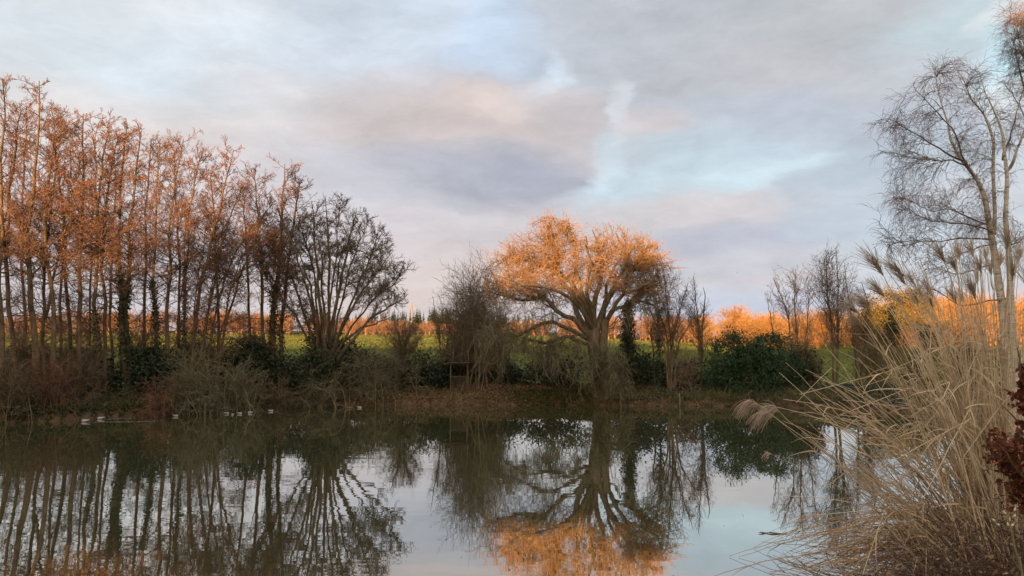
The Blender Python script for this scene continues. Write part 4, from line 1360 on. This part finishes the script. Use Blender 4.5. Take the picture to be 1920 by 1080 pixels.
for d in [(158, 791, 'pale bodied duck leading with a long wake, lower of the swimming pair', 176, False, 1.0), (187, 786, 'pale bodied duck with a wake, upper of the swimming pair', 178, False, .95),
          (332, 781, 'lone pale duck in the dark water before the reddish twig bush', 10, False, .85), (427, 776, 'first duck from the left in the row of four', 20, False, .8),
          (438, 778, 'second duck from the left in the row of four, sitting lowest', -20, False, .6), (452, 776.2, 'third duck from the left in the row of four', 5, False, .75),
          (468, 775, 'fourth duck from the left in the row of four', 170, False, .8), (510, 771.5, 'duck by itself under the thick ivied alder', 12, False, .85),
          (656, 765.5, 'dim brown duck beside a white one below the domed tree', 175, True, .8), (676, 765, 'whitish duck beside a brown one below the domed tree', 8, False, .8)]:
    duck(*d)


def wake(px0, px1, py0, py1, n=26):
    """low ripple ridges trailing behind a duck: a strip of water a little above the pond"""
    out = []
    R = np.random.default_rng(int(px0))
    for k in range(n):
        f = (k + R.uniform(0, .6)) / n
        x = px0 + (px1 - px0) * f
        y = py0 + (py1 - py0) * f + R.normal(0, .8) * f
        a = W(x, y); L = R.uniform(.15, .5)
        for s_, z_ in ((1, .0),):
            pts = np.array([a + np.array([t_ * L, 0, .002]) for t_ in np.linspace(0, 1, 5)])
            wv = .02 * np.sin(np.linspace(0, math.pi, 5))
            v = np.concatenate([pts + np.stack([wv * 0, -wv * 1.2, wv * 0 - .002], 1), pts + np.stack([wv * 0, wv * 0, wv * .45], 1), pts + np.stack([wv * 0, wv * 1.2, wv * 0 - .002], 1)])
            q = np.array([[r * 5 + i, r * 5 + i + 1, (r + 1) * 5 + i + 1, (r + 1) * 5 + i] for r in range(2) for i in range(4)])
            out.append((v, q))
    return merge(*out)


setting('water_ripple', merge(wake(165, 290, 791.5, 790), wake(192, 250, 786.5, 783.5)), 'water', 'stuff')

p = P(1380, 512, 62)
v, q = lathe_path([(-.2, 0), (-.12, .0), (-.04, 0), (.06, .01), (.12, .02), (.15, .02), (.19, .012)], [.03, .04, .055, .055, .035, .03, .004], [.008, .03, .05, .05, .035, .03, .004])
wings = []
for s_ in (1, -1):
    sec = [(.0, .03, .0, .1), (.0, .2, .08, .1), (-.03, .36, .11, .075), (-.1, .5, .1, .02)]
    tp = []
    for (x, y, z, c_) in sec:
        tp += [(x - c_, y * s_, z - .006), (x + c_ * .8, y * s_, z), (x, y * s_, z + .012)]
    vv = np.array(tp)
    qq = []
    for i in range(3):
        for a_, b_ in ((0, 1), (1, 2), (2, 0)):
            qq.append([i * 3 + a_, i * 3 + b_, (i + 1) * 3 + b_, (i + 1) * 3 + a_])
    wings.append((vv, np.array(qq)))
v, q = merge((v, q), *wings)
o = link('bird', make_mesh('bird', v, q, 'bird'), None, p)
o.rotation_euler = (0, 0, .5); o.scale = (.55,) * 3
tag(o, 'small bird flying in the open sky right of the oak', 'bird')


# ------------------------------------------------------------------ the birches on the near right bank
def birch(name, label, limbs, ells, D, seed, nt, n3=8, n4=4):
    R = np.random.default_rng(seed)
    main = []
    for px, r0, r1, dd, root in limbs:
        main.append(limb(px, D, R, K=16, r0=r0 * (1.1 if root else .8), r1=r1 * .7, wob=.04, dd=dd, root=root, flare=.2 if root else 0, pw=1.35))
    base = main[0][0][0, 0]
    t = thing(name, label, 'tree', base, 'birches on the near right bank')
    S = cat(*main)
    T = in_ellipsoids(ells, nt, D, R, .8)
    b1 = to_targets(*S, T, 9, .03, R, .006, tmin=.2, rlen=.0036, lift=.4, near=1.5, fw=2.6)
    b2 = branch(*b1, n3, .12, 1, 48, .62, .35, 7, .09, (0, 0, -.03), .0048, R, rk=.6)
    b3 = branch(*b2, n4, .1, 1, 42, .42, .2, 5, .1, (0, 0, -.2), .0037, R, rk=.75)
    thick = [i for i, l in enumerate(limbs) if l[1] >= .07]
    thin = [i for i, l in enumerate(limbs) if l[1] < .07]
    tr = part('trunk', merge(*[tube_arrays(main[i][0], main[i][1], 10) for i in thick]), 'birch_bark', t)
    if thin:
        part('limbs', merge(*[tube_arrays(main[i][0], main[i][1], 7) for i in thin], tube_arrays(*b1, 5)), 'birch_limb', t)
    else:
        part('limbs', tube_arrays(*b1, 5), 'birch_limb', t)
    part('crown', merge(tube_arrays(*b2, 3), tube_arrays(*b3, 3)), 'birch_twig', t)
    return t


birch('birch_tree', 'white stemmed birch with drooping fine twigs behind the reed plumes', [
    ([(1896, 760), (1884, 600), (1866, 458), (1850, 390), (1838, 346), (1812, 310), (1784, 262), (1770, 215), (1756, 162), (1748, 118)], .115, .012, 0, True),
    ([(1912, 750), (1900, 600), (1893, 480), (1888, 380), (1886, 310), (1879, 240), (1863, 205), (1846, 170), (1838, 138)], .1, .011, -.8, True),
    ([(1864, 440), (1863, 330), (1856, 240), (1846, 220), (1820, 185), (1800, 140), (1788, 112)], .075, .01, .8, False),
    ([(1888, 320), (1906, 280), (1934, 225), (1960, 180)], .07, .02, -1, False),
    ([(1812, 310), (1780, 299), (1740, 301), (1700, 293), (1672, 286)], .035, .007, -1.5, False),
    ([(1806, 302), (1770, 286), (1735, 262), (1705, 242), (1664, 223), (1640, 226)], .04, .007, 1.0, False),
    ([(1826, 330), (1798, 272), (1785, 240), (1745, 200), (1718, 166), (1710, 152)], .04, .007, -1, False),
    ([(1860, 425), (1820, 408), (1780, 393), (1752, 395), (1700, 372), (1688, 360)], .035, .006, 1, False),
    ([(1864, 436), (1830, 422), (1790, 418), (1730, 411), (1702, 395), (1684, 384)], .035, .006, -1.6, False),
    ([(1866, 450), (1800, 449), (1750, 451), (1712, 452), (1672, 462), (1658, 480)], .035, .006, .5, False),
    ([(1868, 455), (1830, 466), (1796, 478), (1770, 500), (1742, 512)], .03, .006, -1, False),
    ([(1880, 490), (1840, 500), (1806, 512), (1776, 510), (1750, 490), (1730, 486)], .03, .006, 1.4, False),
    ([(1886, 560), (1850, 566), (1800, 572), (1762, 545), (1720, 543), (1690, 556)], .036, .006, -1.2, False),
    ([(1888, 470), (1910, 450), (1940, 440)], .035, .01, .5, False),
    ([(1880, 300), (1906, 210), (1925, 150)], .04, .008, 1.0, False)],
    [(1752, 160, 40, 40), (1720, 240, 60, 36), (1690, 235, 46, 26), (1700, 300, 46, 30), (1790, 140, 46, 32), (1840, 160, 34, 36), (1800, 240, 60, 50), (1880, 240, 46, 60), (1740, 380, 70, 46),
     (1700, 440, 50, 40), (1780, 470, 70, 46), (1850, 380, 60, 80), (1740, 525, 60, 30), (1890, 460, 40, 60), (1680, 380, 40, 50), (1670, 260, 30, 40), (1820, 300, 60, 50)], 22.0, 500, 300, n3=5, n4=4)
birch('birch_tree', 'taller birch reaching in at the upper right corner', [
    ([(1985, 760), (1978, 500), (1965, 330), (1950, 220), (1930, 140), (1908, 60), (1896, 22)], .16, .014, 0, True),
    ([(1960, 290), (1925, 180), (1900, 90), (1884, 55)], .075, .01, 1, False),
    ([(1966, 320), (1930, 250), (1900, 180), (1884, 150)], .035, .008, -1, False),
    ([(1972, 400), (1950, 200), (1945, 60), (1940, -40)], .09, .02, 1, False)],
    [(1905, 70, 30, 60), (1890, 110, 22, 40), (1920, 150, 40, 50), (1915, 20, 26, 40), (1950, 80, 40, 80)], 24.0, 501, 90)


# ------------------------------------------------------------------ reeds on the near right bank
def bez(a, c, b, K):
    t = np.linspace(0, 1, K)[:, None]
    return a * (1 - t) ** 2 + 2 * c * t * (1 - t) + b * t ** 2


def plume_arrays(tip, dirv, R, L=.55, n=70, droop=.25, side=None):
    """a feathery head: many fine filaments leaving the stem's last stretch, all swept to one side"""
    dirv = nrm(dirv)
    base = tip - dirv * L * .35 * R.uniform(0, 1, (n, 1))
    sw = side if side is not None else np.zeros(3)
    d = nrm(dirv[None] * 1.0 + R.normal(0, .24, (n, 3)) + sw[None] * R.uniform(.1, .9, (n, 1)))
    pts, rad = grow(base, d, L * R.uniform(.55, 1.1, n), 7, .05, np.array([0, 0, -droop * .3]) + sw * .06, np.full(n, .0036), .0014, R)
    return tube_arrays(pts, rad, 3)


def blade_arrays(pts, n, R, L=(.25, .7), wid=.011, t0=.1, t1=.8):
    i = R.integers(0, len(pts), n); t = R.uniform(t0, t1, n) * (pts.shape[1] - 1.001)
    k = t.astype(int); f = (t - k)[:, None]
    b = pts[i, k] * (1 - f) + pts[i, k + 1] * f
    tan = nrm(pts[i, k + 1] - pts[i, k])
    d = nrm(tan + R.normal(0, .42, (n, 3)))
    l, r = grow(b, d, R.uniform(L[0], L[1], n), 7, .1, np.array([0, 0, -.16]), np.full(n, wid), wid * .12, R)
    return ribbon_arrays(l, r, nrm(np.cross(d, R.normal(0, 1, (n, 3)))))


def reed_clump(name, label, stems, seed, mat, plumes, nleaf, wid=.011, r=.0095, group='reed clumps on the near right bank', leaf_mat='reed_leaf'):
    """stems: (N,K,3); plumes: index -> (length, filaments, droop, side vector)"""
    R = np.random.default_rng(seed)
    base = stems[:, 0].mean(0)
    t = thing(name, label, 'reeds', base, group)
    K = stems.shape[1]
    size = np.linalg.norm(np.diff(stems, axis=1), axis=2).sum(1)
    order = list(plumes) + [i for i in np.argsort(-size) if i not in plumes]
    rr = r * R.uniform(.7, 1.25, len(stems))
    prof = np.linspace(1, .42, K)
    for i in order[:100]:
        s = part('stem', tube_arrays(stems[i:i + 1], (rr[i] * prof)[None], 6), mat, t)
        if i in plumes:
            L, n, dr, side = plumes[i]
            part('plume', plume_arrays(stems[i, -1], stems[i, -1] - stems[i, -2], R, L, n, dr, side), 'plume', s)
    rest = order[100:]
    if rest:
        s = part('stems', tube_arrays(stems[rest], rr[rest][:, None] * prof[None], 5), mat, t)
        s['kind'] = 'stuff'
    l = part('leaves', blade_arrays(stems, nleaf, R, wid=wid), leaf_mat, t)
    l['kind'] = 'stuff'
    return t


R = np.random.default_rng(600)
DR = 11.6
ROOT = P(1885, 965, DR)
stems, plumes = [], {}


def add_stem(tip_px, D, root_px=None, lift=.55, plume=None, lst=None, droop=0.0, root_z=None):
    lst = stems if lst is None else lst
    rx = root_px if root_px is not None else R.normal(1872, 34)
    Dr = DR + R.normal(0, .45)
    a = P(rx, 950, Dr); a[2] = (float(gz(a[0], a[1])) - .05) if root_z is None else root_z
    b = P(tip_px[0], tip_px[1], D)
    h = b[2] - a[2]; L = np.linalg.norm(b - a)
    c = a + np.array([(b[0] - a[0]) * (1 - lift), (b[1] - a[1]) * .4, h * lift + (.12 + droop) * L * abs(b[0] - a[0]) / L]) + R.normal(0, .04, 3)
    s = bez(a, c, b, 14)
    s[1:-1] += R.normal(0, .009, (12, 3))
    if plume is None and R.uniform() < .22:     # snapped: the top hangs
        kb = R.integers(7, 12)
        dv = s[kb + 1:] - s[kb]
        ax = R.normal(0, 1, 3) * np.array([.7, .5, 0]) + np.array([-.5, 0, -R.uniform(.2, 1.2)])
        s[kb + 1:] = s[kb] + np.linalg.norm(dv, axis=1)[:, None] * nrm(nrm(dv) * .5 + ax)
    lst.append(s)
    if plume is not None and lst is stems:
        plumes[len(stems) - 1] = plume
    return s


left = np.array([-1.0, 0, .1])
for (px, py), D, L, n in [((1648, 490), 11.2, .5, 90), ((1685, 497), 11.6, .42, 80), ((1694, 515), 11.8, .3, 60), ((1650, 535), 11.4, .36, 70), ((1767, 470), 11.3, .42, 70), ((1798, 468), 11.9, .32, 60), ((1792, 490), 11.5, .34, 60),
                          ((1823, 460), 12.0, .34, 60), ((1838, 490), 11.7, .34, 60), ((1858, 495), 11.9, .36, 60), ((1745, 538), 11.7, .28, 50), ((1727, 540), 12.2, .22, 40), ((1826, 535), 11.2, .44, 80), ((1790, 548), 11.9, .3, 50),
                          ((1832, 512), 12.1, .3, 50), ((1876, 480), 12.0, .34, 60), ((1900, 500), 11.6, .4, 60), ((1912, 470), 12.2, .4, 60), ((1712, 518), 12.2, .26, 50), ((1805, 552), 12.3, .26, 50), ((1690, 556), 12.0, .26, 50),
                          ((1890, 445), 11.2, .42, 70), ((1850, 470), 12.4, .3, 50), ((1928, 520), 11.5, .4, 60)]:
    add_stem((px, py + 10), D, lift=.62, plume=(L, n, .12, left * .28 + np.array([0, 0, .05])), droop=-.02)
for (px, py), D, L, n, dr in [((1622, 566), 11.4, .42, 80, .5), ((1600, 575), 11.6, .34, 60, .5), ((1606, 600), 11.8, .34, 60, .55), ((1720, 562), 12.2, .3, 60, .3), ((1748, 566), 12.0, .3, 50, .3),
                              ((1412, 752), 10.8, .42, 90, 1.1), ((1440, 772), 10.7, .42, 90, 1.1), ((1452, 762), 11.0, .36, 80, 1.0), ((1440, 848), 10.6, .16, 16, 1.3)]:
    add_stem((px, py), D, lift=.5 if py < 700 else .36, plume=(L, n, dr, left * .55), droop=.05 if py < 700 else .02, root_px=R.normal(1855, 20))
# the rest of the fan: bare stems and shoots
for k in range(205):
    a = abs(R.normal(0, 1)) * 33 - 4
    if R.uniform() < .25: a = R.uniform(20, 66)
    L = R.uniform(300, 520) * (1.0 if a < 30 else .92)
    a_ = math.radians(a)
    rx = R.normal(1874, 36)
    tip = (rx - math.sin(a_) * L, 955 - math.cos(a_) * L)
    if tip[0] > 1990: continue
    add_stem(tip, DR + R.normal(0, .7), root_px=rx, lift=R.uniform(.5, .68), droop=R.uniform(-.02, .1))
for k in range(34):                         # upright mass at the right edge
    rx = R.uniform(1850, 1990)
    add_stem((rx + R.normal(-12, 22), R.uniform(500, 690)), DR + R.normal(.5, .6), root_px=rx, lift=.6)
reed_clump('reed_clump', 'tall fan of pale dry reeds with feathery plumes on the right bank', np.array(stems), 601, 'reed', plumes, 1500, wid=.012)

# low arching stems reaching over the water
st2 = []
for k in range(70):
    rx = R.normal(1840, 30)
    tx = R.uniform(1500, 1700); ty = 955 - (rx - tx) * R.uniform(.22, .5)
    add_stem((tx, ty), 11.3 + R.normal(0, .5), root_px=rx, lift=.4, lst=st2, droop=R.uniform(.0, .07))
reed_clump('reed_clump', 'low arching bare reeds leaning left over the water', np.array(st2), 602, 'reed', {}, 300)

# reeds beaten flat on the water
st3 = []
for k in range(130):
    D = R.uniform(12.4, 15.2)
    ra = R.uniform(1720, 1880)
    a = P(ra, 940, D + R.normal(0, .3)); a[2] = R.uniform(.12, .75)
    L = R.uniform(1.1, 3.6)
    ang = R.normal(0, .22)
    b = a + np.array([-math.cos(ang) * L, math.sin(ang) * L * .8 - .25, 0]); b[2] = max(.015, R.normal(.06, .16))
    c = (a + b) / 2; c[2] = max(a[2], b[2]) + R.uniform(-.05, .3)
    s = bez(a, c, b, 14); s[1:-1] += R.normal(0, .008, (12, 3)); s[:, 2] = np.maximum(s[:, 2], .012)
    st3.append(s)
reed_clump('reed_clump', 'brown reeds beaten flat and lying out on the water', np.array(st3), 603, 'reed_old', {}, 700, leaf_mat='reed_old')

# specks of leaf and seed on the water
R = np.random.default_rng(650)
n = 170
c = np.stack([R.uniform(-14, 9, n), R.uniform(12.5, 34, n), np.full(n, .006)], 1)
setting('floating_leaves', leaf_arrays(c, .05, R, dirs=nrm(R.normal(0, 1, (n, 3)) * np.array([1, 1, .04])), up=(0, 0, 3)), 'litter', 'stuff', False)

# ------------------------------------------------------------------ brambles, copper beech and willow at the right edge
R = np.random.default_rng(620)


def twig_mass(name, label, cat_, centre_px, D, n, reach, seed, mat, leaf=None, low=.02, up=.35, r=.009, root_rx=30):
    R = np.random.default_rng(seed)
    g = P(centre_px[0], centre_px[1], D); g[2] = float(gz(g[0], g[1]))
    t = thing(name, label, cat_, g)
    b = g + R.normal(0, 1, (n, 3)) * np.array([root_rx * D / F, .5, 0]); b[:, 2] = np.maximum(gz(b[:, 0], b[:, 1]), 0) - .05
    d = nrm(R.normal(0, .6, (n, 3)) + np.array([-.7, -.1, up]))
    pts, rad = grow(b, d, R.uniform(.5, 1.2, n) * reach, 11, .11, np.array([-.02, 0, -.055]), np.full(n, r), r * .35, R)
    b2 = branch(pts, rad, 5, .2, 1, 45, -.35, .3, 6, .2, (0, 0, -.03), r * .45, R)
    b3 = branch(*b2, 3, .2, 1, 45, -.45, .3, 4, .2, (0, 0, -.02), r * .35, R)
    for a in (pts, b2[0], b3[0]):
        a[..., 2] = np.maximum(a[..., 2], low)
    part('stems', merge(tube_arrays(pts, rad, 5), tube_arrays(*b2, 4), tube_arrays(*b3, 3)), mat, t)
    if leaf:
        ln, lm_, ls = leaf
        c = along(b3[0], ln, R) + R.normal(0, .03, (ln, 3)); c[:, 2] = np.maximum(c[:, 2], .03)
        part('leaves', leaf_arrays(c, ls, R), lm_, t, False)
    return t


twig_mass('bramble_bush', 'dark tangled brambles sprawling under the reeds to the water', 'brambles', (1890, 1010), 10.8, 230, 1.45, 621, 'bramble', (1800, 'litter', .05), root_rx=55)
twig_mass('bramble_bush', 'lower brambles with curled dead leaves at the bottom right corner', 'brambles', (1925, 1050), 9.2, 200, 1.2, 622, 'bramble', (2200, 'litter', .06), up=.25)


def beech():
    R = np.random.default_rng(630)
    D = 8.6
    lm = [limb([(1975, 1010), (1950, 860), (1925, 740), (1905, 650)], D, R, K=12, r0=.03, r1=.006, wob=.02, root=True),
          limb([(1980, 1010), (1960, 880), (1920, 810), (1880, 760)], D, R, K=12, r0=.025, r1=.005, wob=.02, dd=.3),
          limb([(1980, 1010), (1940, 920), (1895, 870), (1868, 830)], D, R, K=12, r0=.025, r1=.005, wob=.02, dd=-.3)]
    S = cat(*lm)
    base = lm[0][0][0, 0]
    t = thing('copper_beech', 'copper leaved beech sprig hanging in at the right edge', 'beech', base)
    T = in_ellipsoids([(1924, 760, 26, 60), (1900, 875, 40, 54), (1926, 690, 14, 36, 400), (1880, 845, 26, 40), (1905, 930, 30, 34)], 90, D, R, .9)
    b1 = to_targets(*S, T, 7, .04, R, .004)
    b2 = branch(*b1, 6, .15, 1, 48, -.4, .3, 5, .15, (0, 0, 0), .0026, R)
    part('branches', merge(tube_arrays(*S, 6), tube_arrays(*b1, 5), tube_arrays(*b2, 3)), 'bramble', t)
    c = along(b2[0], 2100, R, .2, 1) + R.normal(0, .015, (2100, 3))
    part('leaves', leaf_arrays(c, .07, R, dirs=nrm(R.normal(0, .7, (2100, 3)) + np.array([0, 0, -.5])), aspect=.6), 'beech', t, False)
    return t


beech()


def willow():
    R = np.random.default_rng(640)
    D = 7.0
    lm = [limb([(1930, 1180), (1916, 1075), (1904, 1030), (1894, 990), (1890, 972)], D, R, K=14, r0=.012, r1=.006, wob=.003)]
    base = lm[0][0][0, 0]
    t = thing('willow_sprig', 'pale willow sprig with fat white buds at the bottom right', 'willow', base)
    w = [(lm[0][0], lm[0][1], 8)]
    for px in ([(1893, 990), (1882, 985), (1868, 976), (1862, 972)], [(1892, 978), (1888, 968), (1884, 962)], [(1891, 975), (1898, 965), (1903, 956)], [(1916, 1075), (1900, 1050), (1894, 1040)]):
        l = limb(px, D, R, K=8, r0=.004, r1=.003, wob=.002); w.append((l[0], l[1], 6))
    part('stem', merge(*[tube_arrays(*x) for x in w]), 'willow_stem', t)
    for (px, py), (dx, dy) in [((1864, 976), (-.8, .7)), ((1884, 962), (-.5, .8)), ((1903, 956), (.3, 1)), ((1902, 968), (.4, 1)), ((1893, 975), (0, 1)), ((1890, 984), (-.3, 1)), ((1898, 985), (.6, .5)), ((1872, 984), (-.9, .4))]:
        a = P(px, py, D); d = nrm(np.array([dx, 0, dy]))
        ts = np.linspace(0, 1, 7)[:, None]
        L = .042
        rr = np.array([.002, .0085, .011, .0105, .0085, .005, .0008])
        part('bud', tube_arrays((a - d * .4 * L + d * L * ts)[None], rr[None], 10), 'catkin_bud', t)
    return t


willow()
# floating bits of reed on the calm water
for (px, py, L, a, lab) in [(1435, 999, .3, .1, 'dark sliver of reed floating by itself at the left tip of the flattened reeds'), (1462, 1000, .5, -.05, 'long thin reed floating beside the dark sliver')]:
    p = W(px, py, .012)
    pts = np.array([p + np.array([L * (k / 9 - .5), L * a * (k / 9 - .5), .008 * math.sin(k)]) for k in range(10)])[None]
    v, q = tube_arrays(pts, np.interp(np.linspace(0, 1, 10), [0, .3, 1], [.003, .016, .004])[None], 6)
    tag(link('floating_reed', make_mesh('floating_reed', v, q, 'bramble', True, p), None, p), lab, 'reed')
